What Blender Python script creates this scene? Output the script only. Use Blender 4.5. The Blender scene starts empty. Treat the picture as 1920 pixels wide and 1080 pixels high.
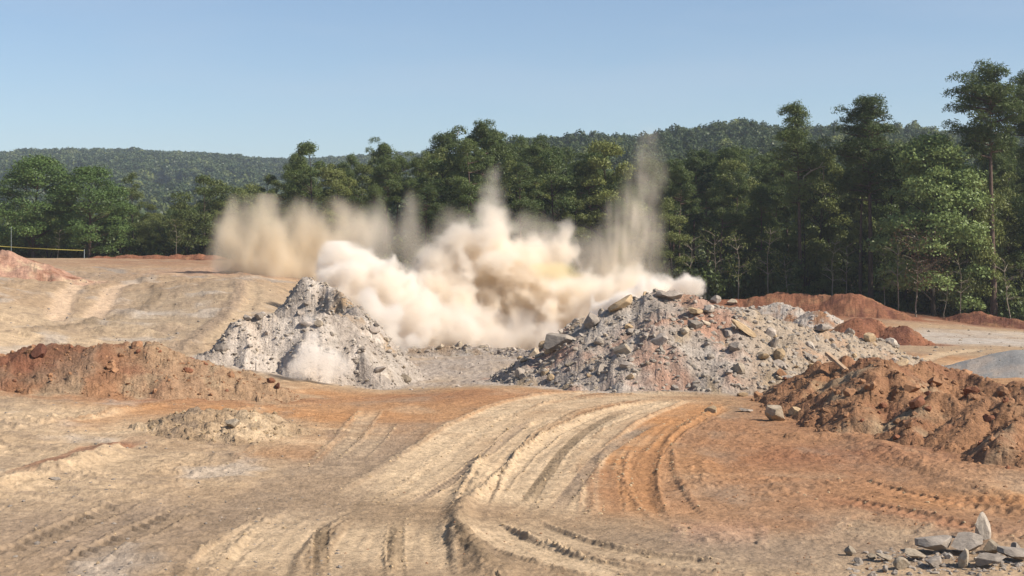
import bpy, bmesh, math, random
import numpy as np
from mathutils import Vector, Matrix

scene = bpy.context.scene
COL = scene.collection
PI = math.pi
# ------------------------------------------------------------------ camera
F = 2638.0          # focal length in pixels of a 1920 wide frame
EYE = 5.0           # camera height above the haul road
HOR = 460.0         # horizon row
cam_d = bpy.data.cameras.new("camera")
cam = bpy.data.objects.new("camera", cam_d)
COL.objects.link(cam)
cam.location = (0, 0, EYE)
cam.rotation_euler = (math.radians(90), 0, 0)
cam_d.sensor_width = 36.0
cam_d.lens = 36.0 * F / 1920.0
cam_d.shift_y = -(540 - HOR) / 1920.0
cam_d.clip_start = 0.1
cam_d.clip_end = 9000
scene.camera = cam

# ------------------------------------------------------------------ sky and sun
SUN_EL = math.radians(40)
SUN_AZ = math.radians(-20)     # from +X towards +Y (the sun stands to the right, a little to the near side)
w = bpy.data.worlds.new("World")
scene.world = w
w.use_nodes = True
nt = w.node_tree
bg = nt.nodes["Background"]
sky = nt.nodes.new("ShaderNodeTexSky")
sky.sky_type = 'NISHITA'
sky.sun_disc = False
sky.sun_elevation = SUN_EL
sky.sun_rotation = math.radians(90) - SUN_AZ
sky.altitude = 200
sky.air_density = 1.0
sky.dust_density = 0.25
sky.ozone_density = 2.6
hs = nt.nodes.new("ShaderNodeHueSaturation")
hs.inputs["Saturation"].default_value = 0.95
hs.inputs["Value"].default_value = 1.0
nt.links.new(sky.outputs[0], hs.inputs["Color"])
tn = nt.nodes.new("ShaderNodeMixRGB"); tn.blend_type = 'MULTIPLY'; tn.inputs[0].default_value = 1.0; tn.inputs[2].default_value = (.95, .985, 1.04, 1)
nt.links.new(hs.outputs[0], tn.inputs[1]); wtc = nt.nodes.new("ShaderNodeTexCoord"); wmp = nt.nodes.new("ShaderNodeMapping"); wmp.inputs["Scale"].default_value = (1.6, 1.6, 9.0)
wno = nt.nodes.new("ShaderNodeTexNoise"); wno.inputs["Scale"].default_value = 1.6; wno.inputs["Detail"].default_value = 5; wno.inputs["Roughness"].default_value = .5
wmr = nt.nodes.new("ShaderNodeMapRange"); wmr.inputs["From Min"].default_value = .48; wmr.inputs["From Max"].default_value = .72; wmr.inputs["To Max"].default_value = .22
wcl = nt.nodes.new("ShaderNodeMixRGB"); wcl.inputs[2].default_value = (5.2, 5.6, 6.4, 1)
nt.links.new(wtc.outputs["Generated"], wmp.inputs[0]); nt.links.new(wmp.outputs[0], wno.inputs["Vector"]); nt.links.new(wno.outputs[0], wmr.inputs[0])
nt.links.new(wmr.outputs[0], wcl.inputs[0]); nt.links.new(tn.outputs[0], wcl.inputs[1]); nt.links.new(wcl.outputs[0], bg.inputs[0])
bg.inputs[1].default_value = 0.066
sd = bpy.data.lights.new("sun", 'SUN')
sd.energy = 4.2
sd.angle = math.radians(0.53)
sd.color = (1.0, 0.91, 0.79)
sun = bpy.data.objects.new("sun", sd)
COL.objects.link(sun)
sv = Vector((math.cos(SUN_EL) * math.cos(SUN_AZ), math.cos(SUN_EL) * math.sin(SUN_AZ), math.sin(SUN_EL)))
sun.rotation_euler = sv.to_track_quat('Z', 'Y').to_euler()
sun.location = (60, 40, 90)
vs = scene.view_settings
vs.view_transform = 'Standard'
vs.look = 'None'
vs.exposure = 0.87
vs.gamma = 1.0
vs.use_curve_mapping = False
cy = scene.cycles
cy.max_bounces = 16
cy.diffuse_bounces = 3
cy.glossy_bounces = 1
cy.transmission_bounces = 3
cy.transparent_max_bounces = 8
cy.volume_bounces = 14
cy.volume_step_rate = 2.0
cy.volume_max_steps = 256
cy.use_denoising = True
cy.sample_clamp_indirect = 6.0
try:
    cy.denoiser = 'OPENIMAGEDENOISE'
    cy.denoising_prefilter = 'ACCURATE'
except Exception:
    pass

# ------------------------------------------------------------------ helpers
def lin(r, g, b, k=0.66):
    f = lambda c: ((c / 255) / 12.92 if c / 255 <= 0.04045 else ((c / 255 + 0.055) / 1.055) ** 2.4)
    return np.array([f(r) * k, f(g) * k, f(b) * k])

def tag(o, label=None, cat=None, group=None, kind=None):
    if label: o["label"] = label
    if cat: o["category"] = cat
    if group: o["group"] = group
    if kind: o["kind"] = kind
    return o

def link(name, data, parent=None, mat=None):
    o = bpy.data.objects.new(name, data)
    COL.objects.link(o)
    if parent is not None: o.parent = parent
    if mat is not None and data is not None and len(data.materials) == 0: data.materials.append(mat)
    return o

def mesh_np(name, verts, quads=None, tris=None, smooth=False):
    verts = np.asarray(verts, dtype=np.float32)
    me = bpy.data.meshes.new(name)
    faces = []
    nq = 0 if quads is None else len(quads)
    ntr = 0 if tris is None else len(tris)
    me.vertices.add(len(verts)); me.vertices.foreach_set("co", verts.ravel())
    loops = []
    if nq: loops.append(np.asarray(quads, dtype=np.int32).ravel())
    if ntr: loops.append(np.asarray(tris, dtype=np.int32).ravel())
    if loops:
        L = np.concatenate(loops)
        me.loops.add(len(L)); me.loops.foreach_set("vertex_index", L)
        starts = np.concatenate([np.arange(nq) * 4, nq * 4 + np.arange(ntr) * 3]).astype(np.int32)
        me.polygons.add(nq + ntr); me.polygons.foreach_set("loop_start", starts)
        if smooth: me.polygons.foreach_set("use_smooth", np.ones(nq + ntr, dtype=bool))
        else: me.polygons.foreach_set("use_smooth", np.zeros(nq + ntr, dtype=bool))
    me.update(calc_edges=True)
    return me

def vcol(me, name, cols):
    a = me.attributes.new(name, 'FLOAT_COLOR', 'POINT')
    c = np.ones((len(cols), 4), dtype=np.float32); c[:, :3] = cols
    a.data.foreach_set("color", c.ravel())

def vfloat(me, name, vals):
    a = me.attributes.new(name, 'FLOAT', 'POINT')
    a.data.foreach_set("value", np.asarray(vals, dtype=np.float32))

# --- noise
def _h(ix, iy, seed):
    n = (ix.astype(np.int64) * 374761393 + iy.astype(np.int64) * 668265263 + seed * 1442695041) & 0x7fffffff
    n = ((n ^ (n >> 13)) * 1274126177) & 0x7fffffff
    return n ^ (n >> 16)
_ang = np.arange(256) / 256 * 2 * PI
_gx, _gy = np.cos(_ang).astype(np.float32), np.sin(_ang).astype(np.float32)
def pn(x, y, seed=0):
    xi = np.floor(x); yi = np.floor(y)
    fx = (x - xi).astype(np.float32); fy = (y - yi).astype(np.float32)
    xi = xi.astype(np.int64); yi = yi.astype(np.int64)
    u = fx * fx * fx * (fx * (fx * 6 - 15) + 10); v = fy * fy * fy * (fy * (fy * 6 - 15) + 10)
    def g(dx, dy):
        k = _h(xi + dx, yi + dy, seed) & 255
        return _gx[k] * (fx - dx) + _gy[k] * (fy - dy)
    a = g(0, 0); a = a + u * (g(1, 0) - a)
    b = g(0, 1); b = b + u * (g(1, 1) - b)
    return (a + v * (b - a)) * 1.5
def fbm(x, y, o=4, seed=0, gain=0.5, ridged=False):
    s = np.zeros(np.shape(x), dtype=np.float32); a = 1.0; f = 1.0; t = 0
    for i in range(o):
        n = pn(x * f + 17.3 * i, y * f - 9.1 * i, seed + i)
        if ridged: n = 1 - 2 * np.abs(n)
        s += a * n; t += a; a *= gain; f *= 2.03
    return s / t
def cells(x, y, seed=0):
    """F1 distance and a random value of the nearest cell: clods and chunks"""
    xi = np.floor(x).astype(np.int64); yi = np.floor(y).astype(np.int64)
    best = np.full(np.shape(x), 9.0, dtype=np.float32); rv = np.zeros(np.shape(x), dtype=np.float32)
    for dx in (-1, 0, 1):
        for dy in (-1, 0, 1):
            h = _h(xi + dx, yi + dy, seed)
            px = xi + dx + (h & 1023) / 1023.0; py = yi + dy + ((h >> 10) & 1023) / 1023.0
            d = np.sqrt((x - px) ** 2 + (y - py) ** 2).astype(np.float32)
            m = d < best
            best = np.where(m, d, best); rv = np.where(m, ((h >> 5) & 4095) / 4095.0, rv)
    return best, rv
def ss(a, b, x):
    t = np.clip((x - a) / (b - a), 0, 1)
    return t * t * (3 - 2 * t)
def mix(c0, c1, t):
    t = np.clip(t, 0, 1)[..., None]
    return c0 * (1 - t) + np.asarray(c1) * t

def WH(px, py, H=0.0):          # pixel and height -> world point
    Z = (EYE - H) * F / (py - HOR)
    return np.array([(px - 960) / F * Z, Z, H])
def WZ(px, py, Z):              # pixel and distance -> world point
    return np.array([(px - 960) / F * Z, Z, EYE - (py - HOR) / F * Z])

# ------------------------------------------------------------------ ground shape
ctrl = []
for px in (-1500, -600, 0, 500, 960, 1400, 1920, 2500, 3400):
    ctrl += [(px, 8, 0.0), (px, 15, 0.0), (px, 21, 0.0)]
ctrl += [(-800, 30, .6), (0, 30, .38), (500, 30, .12), (960, 30, 0), (1400, 30, -.05), (1920, 30, .15), (2700, 30, .3)]
ctrl += [(-800, 40, 1), (0, 40, .6), (300, 40, .35), (700, 40, .05), (960, 40, 0), (1300, 40, -.02), (1600, 40, -.05), (1920, 40, .1), (2700, 40, .3)]
ctrl += [(-800, 48, 1.6), (0, 48, .85), (300, 48, .55), (600, 48, 0), (900, 49, .05), (1200, 48, 0), (1300, 48, 0), (1500, 48, -.2), (1920, 48, -.1), (2700, 48, .1)]
ctrl += [(560, 55, .2), (700, 55, -.4), (900, 55, -.4), (1100, 55, -.4), (1300, 55, -.4)]
ctrl += [(700, 64, -.35), (900, 64, -.35), (1100, 64, -.4)]
ctrl += [(720, 75, -.7), (900, 75, -.7), (1100, 75, -.7), (900, 69, -.5), (1100, 68, -.5), (720, 69, -.5)]
ctrl += [(700, 84, -2.5), (900, 84, -3), (1150, 84, -2.5)]
ctrl += [(-800, 58, 2.6), (0, 58, 1.7), (150, 58, 1.2), (300, 58, 1.0), (420, 58, .9)]
ctrl += [(-800, 72, 4), (0, 72, 2.8), (150, 70, 1.9), (300, 70, 1.65), (480, 70, 1.6)]
ctrl += [(-800, 88, 4.6), (0, 88, 2.9), (300, 86, 2.3), (540, 86, 2.1)]
ctrl += [(-800, 110, 4.5), (0, 110, 3.1), (200, 110, 2.85), (400, 110, 2.75), (560, 110, 2.65)]
ctrl += [(-800, 150, 3.8), (0, 150, 3.6), (200, 150, 3.6), (400, 150, 3.5), (560, 150, 3.3)]
ctrl += [(1450, 60, -.4), (1700, 60, -.4), (1920, 58, -.1), (2700, 60, 0)]
ctrl += [(1300, 80, -.6), (1450, 84, -.8), (1700, 84, -.8), (1920, 84, -.9), (2700, 85, -1)]
ctrl += [(1300, 105, -.6), (1450, 105, -1), (1700, 105, -1), (1920, 105, -1.4), (2700, 105, -2)]
ctrl += [(1350, 130, 0), (1500, 130, -.2), (1650, 130, -.5), (1920, 125, -2), (2700, 125, -3)]
ctrl += [(700, 100, 0), (1000, 100, -1), (1200, 100, -1), (700, 122, 2), (1000, 122, .5), (1200, 122, 0), (700, 150, 2.5), (1000, 150, 1.2)]
for px in (-1500, 0, 500, 960, 1400, 1920, 3400):
    ctrl += [(px, 185, 2.6 if px < 900 else 0), (px, 240, -2 if px < 900 else 2), (px, 320, -6 if px < 900 else 4)]
C = np.array(ctrl, dtype=float)
cu = (C[:, 0] - 960) / F; cv = np.log(C[:, 1]) * 0.45
def _phi(r2): return np.where(r2 > 1e-12, 0.5 * r2 * np.log(np.maximum(r2, 1e-12)), 0)
n = len(C)
K = _phi((cu[:, None] - cu[None]) ** 2 + (cv[:, None] - cv[None]) ** 2) + np.eye(n) * 2e-4
P = np.stack([np.ones(n), cu, cv], 1)
A = np.zeros((n + 3, n + 3)); A[:n, :n] = K; A[:n, n:] = P; A[n:, :n] = P.T
sol = np.linalg.solve(A, np.concatenate([C[:, 2], np.zeros(3)]))
GU = np.linspace(-1.2, 1.2, 361); GV = np.linspace(math.log(6), math.log(320), 261)
gu, gv = np.meshgrid(GU, GV)
T = sol[n] + sol[n + 1] * gu + sol[n + 2] * gv * 0.45
for i in range(n): T += sol[i] * _phi((gu - cu[i]) ** 2 + (gv * 0.45 - cv[i]) ** 2)
def base(x, y):
    y = np.maximum(y, 6.0); u = np.clip(x / y, -1.19, 1.19); v = np.clip(np.log(y), GV[0], GV[-1] - 1e-6)
    a = (u - GU[0]) / (GU[1] - GU[0]); b = (v - GV[0]) / (GV[1] - GV[0])
    i = a.astype(int); j = b.astype(int); fa = a - i; fb = b - j
    i = np.minimum(i, len(GU) - 2); j = np.minimum(j, len(GV) - 2)
    return (T[j, i] * (1 - fa) + T[j, i + 1] * fa) * (1 - fb) + (T[j + 1, i] * (1 - fa) + T[j + 1, i + 1] * fa) * fb

_bz = np.concatenate([np.arange(12, 70, .1), np.arange(70, 200, .4)])
def bhit(px, py):               # pixel -> point of the bare ground
    x = (px - 960) / F * _bz; d = base(x, _bz) - (EYE - (py - HOR) / F * _bz); k = int(np.argmax(d > 0))
    if not (d > 0).any(): return WH(px, py, 0)
    return np.array([x[k], _bz[k], base(x[k:k + 1], _bz[k:k + 1])[0]])
# ------------------------------------------------------------------ soil colours (albedo)
TAN = lin(192, 164, 132); GREYTAN = lin(172, 150, 127); PALE = lin(226, 198, 162); ORANGE = lin(202, 150, 104)
BROWN = lin(180, 136, 102); RED = lin(160, 110, 84); DRED = lin(128, 86, 70); DK = lin(134, 116, 94); GREY = lin(190, 176, 162); LGREY = lin(208, 196, 182)
PINK = lin(202, 160, 136); WHITE = lin(226, 212, 197); SLATE = lin(160, 158, 154); LITTER = lin(80, 70, 52, .4); YGREY = lin(190, 168, 140)
STONE = lin(190, 174, 152)

# ------------------------------------------------------------------ mounds: skeleton of crest points, slope
MOUNDS = []
def mound(name, label, cat, skels, slope, r, rough, chunk, cols, seed, back=None, cs=0.5, flat=False):
    sk = []
    for s in skels:
        pts = [WZ(*p) for p in s]
        if len(pts) == 1: pts = pts * 2
        for a, b in zip(pts[:-1], pts[1:]): sk.append((a, b))
    allp = np.array([p for s in sk for p in s])
    hb = base(allp[:, 0], allp[:, 1])
    R = np.max(np.maximum(allp[:, 2] - hb, 0.2)) / min(slope, back or slope) + r + 3.5
    MOUNDS.append(dict(name=name, label=label, cat=cat, sk=sk, slope=slope, back=back or slope, r=r, rough=rough, chunk=chunk, cols=cols, seed=seed, cs=cs, flat=flat,
                       x0=allp[:, 0].min() - R, x1=allp[:, 0].max() + R, y0=allp[:, 1].min() - R, y1=allp[:, 1].max() + R))
    return MOUNDS[-1]
def mraw(m, x, y):
    h = np.full(np.shape(x), -50.0)
    wx = x + 0.35 * fbm(x * .5, y * .5, 2, m['seed'] + 50); wy = y + 0.35 * fbm(x * .5, y * .5, 2, m['seed'] + 60)
    for a, b in m['sk']:
        dx, dy = b[0] - a[0], b[1] - a[1]; L = dx * dx + dy * dy + 1e-9
        t = np.clip(((wx - a[0]) * dx + (wy - a[1]) * dy) / L, 0, 1)
        ex = wx - (a[0] + t * dx); ey = wy - (a[1] + t * dy); hc = a[2] + t * (b[2] - a[2])
        d = np.sqrt(ex * ex + ey * ey)
        sl = m['slope'] + (m['back'] - m['slope']) * ss(-.6, .9, ey / (d + .15))
        h = np.maximum(h, hc - sl * (np.sqrt(d * d + m['r'] ** 2) - m['r']))
    return h
def mheight(m, x, y):
    h = mraw(m, x, y)
    if m['rough'] > 0:
        a = m['rough']
        h = h + a * fbm(x * .6, y * .6, 5, m['seed'], .5) * 1.2 + a * .16 * fbm(x * 1.8 + y * .3, y * 1.8, 3, m['seed'] + 7, .5, True)
    if m['chunk'] > 0:
        d, rv = cells(x / m['cs'], y / m['cs'], m['seed'] + 3)
        h = h + m['chunk'] * .42 * np.minimum(.3, np.maximum(0, .62 - d)) * (rv ** 2) * 2.4
        d, rv = cells(x / m['cs'] * 2.3 + 5, y / m['cs'] * 2.3, m['seed'] + 4)
        h = h + m['chunk'] * .26 * np.minimum(.3, np.maximum(0, .6 - d)) * (rv ** 2) * 2.2
    return h

mC = mound("rubble_mound", "big grey blasted rock and rubble mound right of the dust cloud", "rubble mound",
      [[(1025, 664, 57), (1066, 634, 56.5), (1110, 602, 56), (1165, 572, 55.5), (1210, 556, 55), (1265, 550, 54.5), (1330, 566, 54), (1400, 584, 54.5), (1480, 606, 55), (1560, 628, 57), (1660, 646, 60)],
       [(1250, 600, 52), (1350, 640, 51), (1450, 684, 50)]],
      .60, .3, .32, .36, [GREY, LGREY, PINK, YGREY], 11, back=.75, cs=.55)
mB = mound("rubble_berm", "grey rubble berm with a pale steep face left of the dust cloud", "rubble mound",
      [[(365, 672, 52), (415, 636, 53), (452, 604, 54), (490, 596, 54.5), (540, 594, 54.3), (590, 596, 54), (640, 592, 55)], [(590, 598, 54), (566, 650, 52.6)], [(452, 604, 54), (470, 650, 52.6)],
       [(640, 588, 56.5), (662, 592, 57), (640, 640, 55), (670, 674, 53.5), (705, 698, 52.5)], [(640, 588, 56.5), (630, 650, 54.2)],
       [(580, 528, 64), (612, 540, 63), (646, 566, 61), (668, 588, 59)], [(580, 528, 64), (566, 545, 62.5)], [(668, 588, 59), (682, 636, 57), (706, 674, 55)]],
      1.15, .22, .40, .5, [GREY, LGREY, TAN, WHITE], 23, back=1.0, cs=.7)
mA = mound("dirt_mound", "reddish brown dirt mound with a dark red clod on its left end", "dirt mound",
      [[(-200, 680, 44), (0, 684, 44), (60, 656, 44.5), (90, 648, 45), (180, 652, 45), (280, 652, 45.5), (360, 672, 45.5), (440, 700, 45.5), (530, 738, 46)]],
      .42, .5, .26, .40, [BROWN, TAN, lin(172, 120, 90), TAN], 31, back=.6, cs=.5)
mD = mound("dirt_mound", "pinkish clay mound at the far left under the yellow tape", "dirt mound",
      [[(-250, 450, 96), (-60, 458, 95), (10, 474, 94), (60, 494, 93), (110, 512, 92)]],
      .42, .5, .30, .2, [PINK, PALE, RED, PINK], 41, cs=.8)
mE = mound("dirt_berm", "low red dirt berm running along the foot of the left trees", "dirt berm",
      [[(170, 484, 150), (220, 479, 150), (300, 480, 148), (402, 478, 146)]],
      .45, .5, .22, .25, [RED, RED, BROWN, RED], 47, cs=.9)
mF = mound("rubble_heap", "small pale rock heap seen through the brown dust on the left plateau", "rubble heap",
      [[(455, 492, 116), (470, 490, 116)]], .8, .3, .15, .45, [LGREY, PINK, WHITE, LGREY], 53, cs=.6)
mG = mound("dirt_berm", "long red clay berm in front of the tall pines on the right", "dirt berm",
      [[(1335, 566, 124), (1400, 560, 123), (1460, 549, 122), (1500, 551, 121), (1560, 556, 119), (1605, 552, 117), (1650, 572, 115), (1700, 592, 113)]],
      .50, .5, .25, .25, [RED, BROWN, RED, DRED], 59, cs=.9)
mG2 = mound("rubble_heap", "pale rock heap beside the red clay berm on the right", "rubble heap",
      [[(1430, 574, 108), (1462, 568, 108), (1490, 577, 107)], [(1520, 585, 105), (1540, 585, 104)]], .6, .3, .15, .45, [LGREY, BROWN, GREY, LGREY], 61, cs=.7)
mH = mound("dirt_mound", "dark red two-humped dirt mound behind the right end of the rubble", "dirt mound",
      [[(1590, 606, 84), (1605, 596, 84), (1635, 600, 84), (1665, 616, 83), (1690, 612, 82.5), (1720, 634, 82), (1775, 652, 81)]],
      .62, .2, .18, .25, [RED, DRED, BROWN, RED], 67, cs=.6)
mI = mound("dirt_mound", "long brown dirt spoil ridge with sharp peaks and clods on the right", "dirt mound",
      [[(1445, 752, 45.5), (1500, 716, 45.5), (1545, 682, 46), (1590, 672, 45.5), (1610, 690, 45), (1650, 676, 42), (1690, 692, 43), (1745, 684, 44), (1790, 696, 44), (1820, 706, 43), (1880, 722, 41), (1960, 726, 39), (2200, 726, 38)],
       [(1650, 676, 42), (1628, 730, 39.5), (1605, 778, 37.8)], [(1650, 676, 42), (1700, 740, 39)], [(1545, 682, 46), (1500, 740, 43), (1470, 765, 42)],
       [(1715, 768, 37.5), (1745, 742, 38), (1790, 756, 37.2), (1850, 742, 37.5), (1905, 765, 35.5), (2000, 762, 35), (2200, 755, 34)],
       [(1745, 742, 38), (1712, 790, 36), (1705, 815, 35)], [(1850, 742, 37.5), (1810, 800, 34.5), (1785, 835, 33.5)], [(1920, 780, 34), (1880, 845, 31.5), (1960, 845, 31)]],
      .54, .10, .24, .36, [BROWN * .93, lin(160, 116, 88), TAN * .95, BROWN], 71, back=.6, cs=.5)
mJ = mound("gravel_pile", "smooth pale grey gravel pile at the right edge", "gravel pile",
      [[(1925, 655, 57), (2100, 650, 57)]], .34, 1.0, .05, 0, [SLATE, SLATE, GREY, SLATE], 79)
mK = mound("rubble_heap", "low grey clod heap on the left beside the orange track", "rubble heap",
      [[(325, 798, 36.5), (375, 774, 36.5), (430, 772, 37), (485, 796, 37)], [(375, 776, 36.5), (350, 812, 34.8)], [(430, 774, 37), (440, 815, 35)]], .36, .5, .20, .42, [TAN, PALE, TAN, GREYTAN], 83, cs=.45)
mM = mound("dirt_berm", "dull purple-brown dirt berm under the trees at the right edge", "dirt berm",
      [[(1790, 594, 117), (1830, 586, 116), (1880, 596, 114), (1960, 606, 112), (2150, 612, 110)]], .45, .4, .22, .25, [DRED, BROWN, RED, DRED], 89, cs=.9)
mN = mound("dirt_heap", "low brown rubble lip at the near edge of the blast pit", "dirt heap",
      [[(690, 658, 72), (760, 655, 72), (860, 649, 72), (960, 654, 70), (1010, 662, 67)]],
      .35, .3, .16, .28, [GREY, GREYTAN, LGREY, GREY], 97, cs=.6)

def total(x, y):
    x = np.atleast_1d(np.asarray(x, float)); y = np.atleast_1d(np.asarray(y, float))
    h = base(x, y)
    for m in MOUNDS:
        k = (x > m['x0']) & (x < m['x1']) & (y > m['y0']) & (y < m['y1'])
        if k.any(): h[k] = np.maximum(h[k], mheight(m, x[k], y[k]))
    return h
def mcolour(m, x, y, h=None):
    a, b, c, d = m['cols']; s = m['seed']
    col = np.repeat(a[None], x.size, 0)
    col = mix(col, b, ss(-.05, .35, fbm(x * .55, y * .55, 4, s + 20)))
    col = mix(col, c, ss(.05, .4, fbm(x * .35 + 7, y * .45, 4, s + 21)))
    col = mix(col, d, ss(.1, .4, fbm(x * .8 - 7, y * .5, 4, s + 22)))
    return col * (1 + .16 * fbm(x * 3.1, y * 3.1, 4, s + 23, .7))[:, None]

# ------------------------------------------------------------------ wheel and dozer tracks on the ground
def poly(pts, H=0.0):
    P_ = np.array([bhit(px, py)[:2] for px, py in pts])
    # chaikin smoothing
    for _ in range(3):
        q = [P_[0]]
        for a, b in zip(P_[:-1], P_[1:]): q += [a * .75 + b * .25, a * .25 + b * .75]
        q.append(P_[-1]); P_ = np.array(q)
    return P_
def along(P_, x, y, reach):
    """signed distance across, distance along, for points near the polyline"""
    best = np.full(x.shape, 1e9); sgn = np.zeros(x.shape); s_at = np.zeros(x.shape); s0 = 0
    for a, b in zip(P_[:-1], P_[1:]):
        d = b - a; L = np.hypot(*d)
        if L < 1e-6: continue
        k = (x > min(a[0], b[0]) - reach) & (x < max(a[0], b[0]) + reach) & (y > min(a[1], b[1]) - reach) & (y < max(a[1], b[1]) + reach)
        if k.any():
            X, Y = x[k], y[k]
            t = ((X - a[0]) * d[0] + (Y - a[1]) * d[1]) / (L * L); tc = np.clip(t, 0, 1)
            ex = X - a[0] - tc * d[0]; ey = Y - a[1] - tc * d[1]; dd = np.hypot(ex, ey)
            bb = best[k]; m = dd < bb
            sg = np.sign(d[0] * ey - d[1] * ex)
            o = bb.copy(); o[m] = dd[m]; best[k] = o
            o = sgn[k]; o[m] = sg[m]; sgn[k] = o
            o = s_at[k]; o[m] = s0 + tc[m] * L; s_at[k] = o
        s0 += L
    return best, sgn * best, s_at
# (points, half width, colour, colour strength, depth, edge ridge, tread depth, tread period, grooves)
TRACKS = [
 ([(1250, 750), (1110, 775), (1020, 820), (960, 880), (915, 940)], .20, PALE, .7, .05, .04, 0, 0, 2),
 ([(1370, 762), (1280, 800), (1222, 850), (1205, 900), (1225, 965)], .22, ORANGE, .7, .05, .05, .01, .22, 2),
 ([(1240, 800), (1170, 845), (1120, 900), (1095, 975)], .28, PALE, .7, .05, .04, 0, 0, 3),
 ([(560, 955), (470, 1000), (410, 1050), (370, 1110)], .30, PALE, .6, .05, .05, .012, .25, 3),
 ([(960, 1000), (1040, 1045), (1160, 1085), (1300, 1120)], .22, PALE, .7, .05, .06, .012, .22, 3),
 ([(700, 765), (655, 820), (600, 870)], .28, PALE, .5, .04, .03, .02, .28, 2), ([(730, 790), (690, 835), (650, 870)], .25, PALE, .45, .04, .03, .02, .28, 2),
 ([(1330, 742), (1200, 738), (1090, 735), (960, 760), (880, 800), (800, 860), (720, 915), (640, 950)], .55, PALE, .75, .07, .05, 0, 0, 2),
 ([(1300, 745), (1150, 745), (1040, 765), (960, 800), (890, 860), (820, 925), (770, 960)], .75, PALE, .55, .05, .04, 0, 0, 3),
 ([(1060, 780), (985, 800), (945, 840), (915, 890), (893, 930), (880, 960)], .30, PALE, .55, .12, .07, .025, .22, 3),
 ([(1300, 748), (1190, 765), (1090, 800), (1030, 850), (985, 900), (950, 940), (915, 970)], .55, PALE, .8, .08, .06, .01, .22, 3),
 ([(1320, 750), (1230, 775), (1160, 810), (1110, 860), (1075, 910), (1040, 960), (1000, 985)], .55, PALE, .45, .05, .04, 0, 0, 4),
 ([(1340, 752), (1250, 785), (1195, 830), (1172, 880), (1170, 930), (1190, 985)], .55, ORANGE, .85, .08, .09, 0, 0, 4),
 ([(1120, 860), (1130, 910), (1130, 980)], .35, BROWN, .45, .05, .03, 0, 0, 2),
 ([(650, 950), (590, 965), (530, 1000), (490, 1050), (470, 1110)], .50, PALE, .8, .06, .07, 0, 0, 4),
 ([(720, 965), (690, 1000), (670, 1050), (660, 1110)], .45, PALE, .6, .05, .05, 0, 0, 4),
 ([(810, 965), (790, 1000), (790, 1050), (800, 1110)], .42, PALE, .5, .05, .05, 0, 0, 3),
 ([(880, 965), (920, 1005), (1000, 1040), (1120, 1070), (1300, 1100)], .38, PALE, .8, .06, .08, 0, 0, 5),
 ([(950, 965), (1010, 1000), (1120, 1035), (1300, 1060), (1500, 1085)], .32, PALE, .45, .07, .07, 0, 0, 4),
 ([(860, 970), (870, 1020), (920, 1060), (980, 1100)], .16, DK, .5, -.02, 0, .05, .3, 0),
 ([(610, 970), (600, 1010), (600, 1060), (600, 1110)], .12, DK, .55, .03, .02, .05, .17, 0),
 ([(745, 965), (740, 1010), (740, 1060), (750, 1110)], .13, DK, .45, .03, .02, .05, .17, 0),
 ([(1180, 765), (1100, 800), (1050, 850), (1010, 910), (975, 955)], .16, DK, .5, .04, 0, .05, .2, 0),
 ([(1230, 790), (1150, 830), (1100, 880), (1070, 920), (1030, 965)], .18, GREYTAN, .8, .05, 0, .05, .2, 0),
 ([(1000, 780), (930, 830), (850, 900), (740, 960)], .12, GREYTAN, .6, .05, .02, .03, .25, 0),
 ([(740, 780), (690, 830), (620, 890), (540, 950), (420, 1020)], 1.3, GREYTAN, .35, .02, 0, .035, .33, 0),
 ([(620, 770), (560, 830), (500, 880)], .7, ORANGE, .35, .03, .02, .045, .30, 0),
 ([(1225, 830), (1215, 880), (1235, 930), (1290, 985)], .45, BROWN, .35, .05, .05, .06, .25, 0),
 ([(1330, 965), (1360, 1000), (1330, 1040)], .6, PINK, .4, .05, .03, .06, .28, 0),
 ([(1680, 960), (1650, 1000), (1600, 1030)], .6, PALE, .4, .05, .03, .07, .30, 0),
 ([(260, 935), (180, 970), (90, 1010), (-60, 1080)], .28, DK, .3, .05, .05, .06, .28, 0),
 ([(380, 945), (290, 985), (180, 1040), (90, 1100)], .28, DK, .3, .05, .05, .06, .28, 0),
 ([(1560, 890), (1680, 925), (1800, 950), (2000, 985)], .26, BROWN, .3, .05, .04, .05, .25, 0),
 ([(1500, 920), (1640, 955), (1780, 985), (2000, 1015)], .26, RED, .3, .05, .04, .05, .25, 0),
 ([(1720, 925), (1800, 940), (2000, 960)], .22, RED, .3, .05, .04, .05, .25, 0),
 ([(60, 800), (200, 800), (330, 770), (520, 748), (700, 735)], .9, ORANGE, .45, .03, .03, 0, 0, 2),
 ([(0, 905), (100, 870), (200, 840), (330, 815)], .35, RED, .55, -.05, 0, 0, 0, 0),
]
TR = []
for t in TRACKS: TR.append((poly(t[0]),) + tuple(t[1:]))
PEACH = lin(226, 196, 164)
UP = []   # tracks on the upper left plateau: pale loops and a rough line down the road edge
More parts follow.
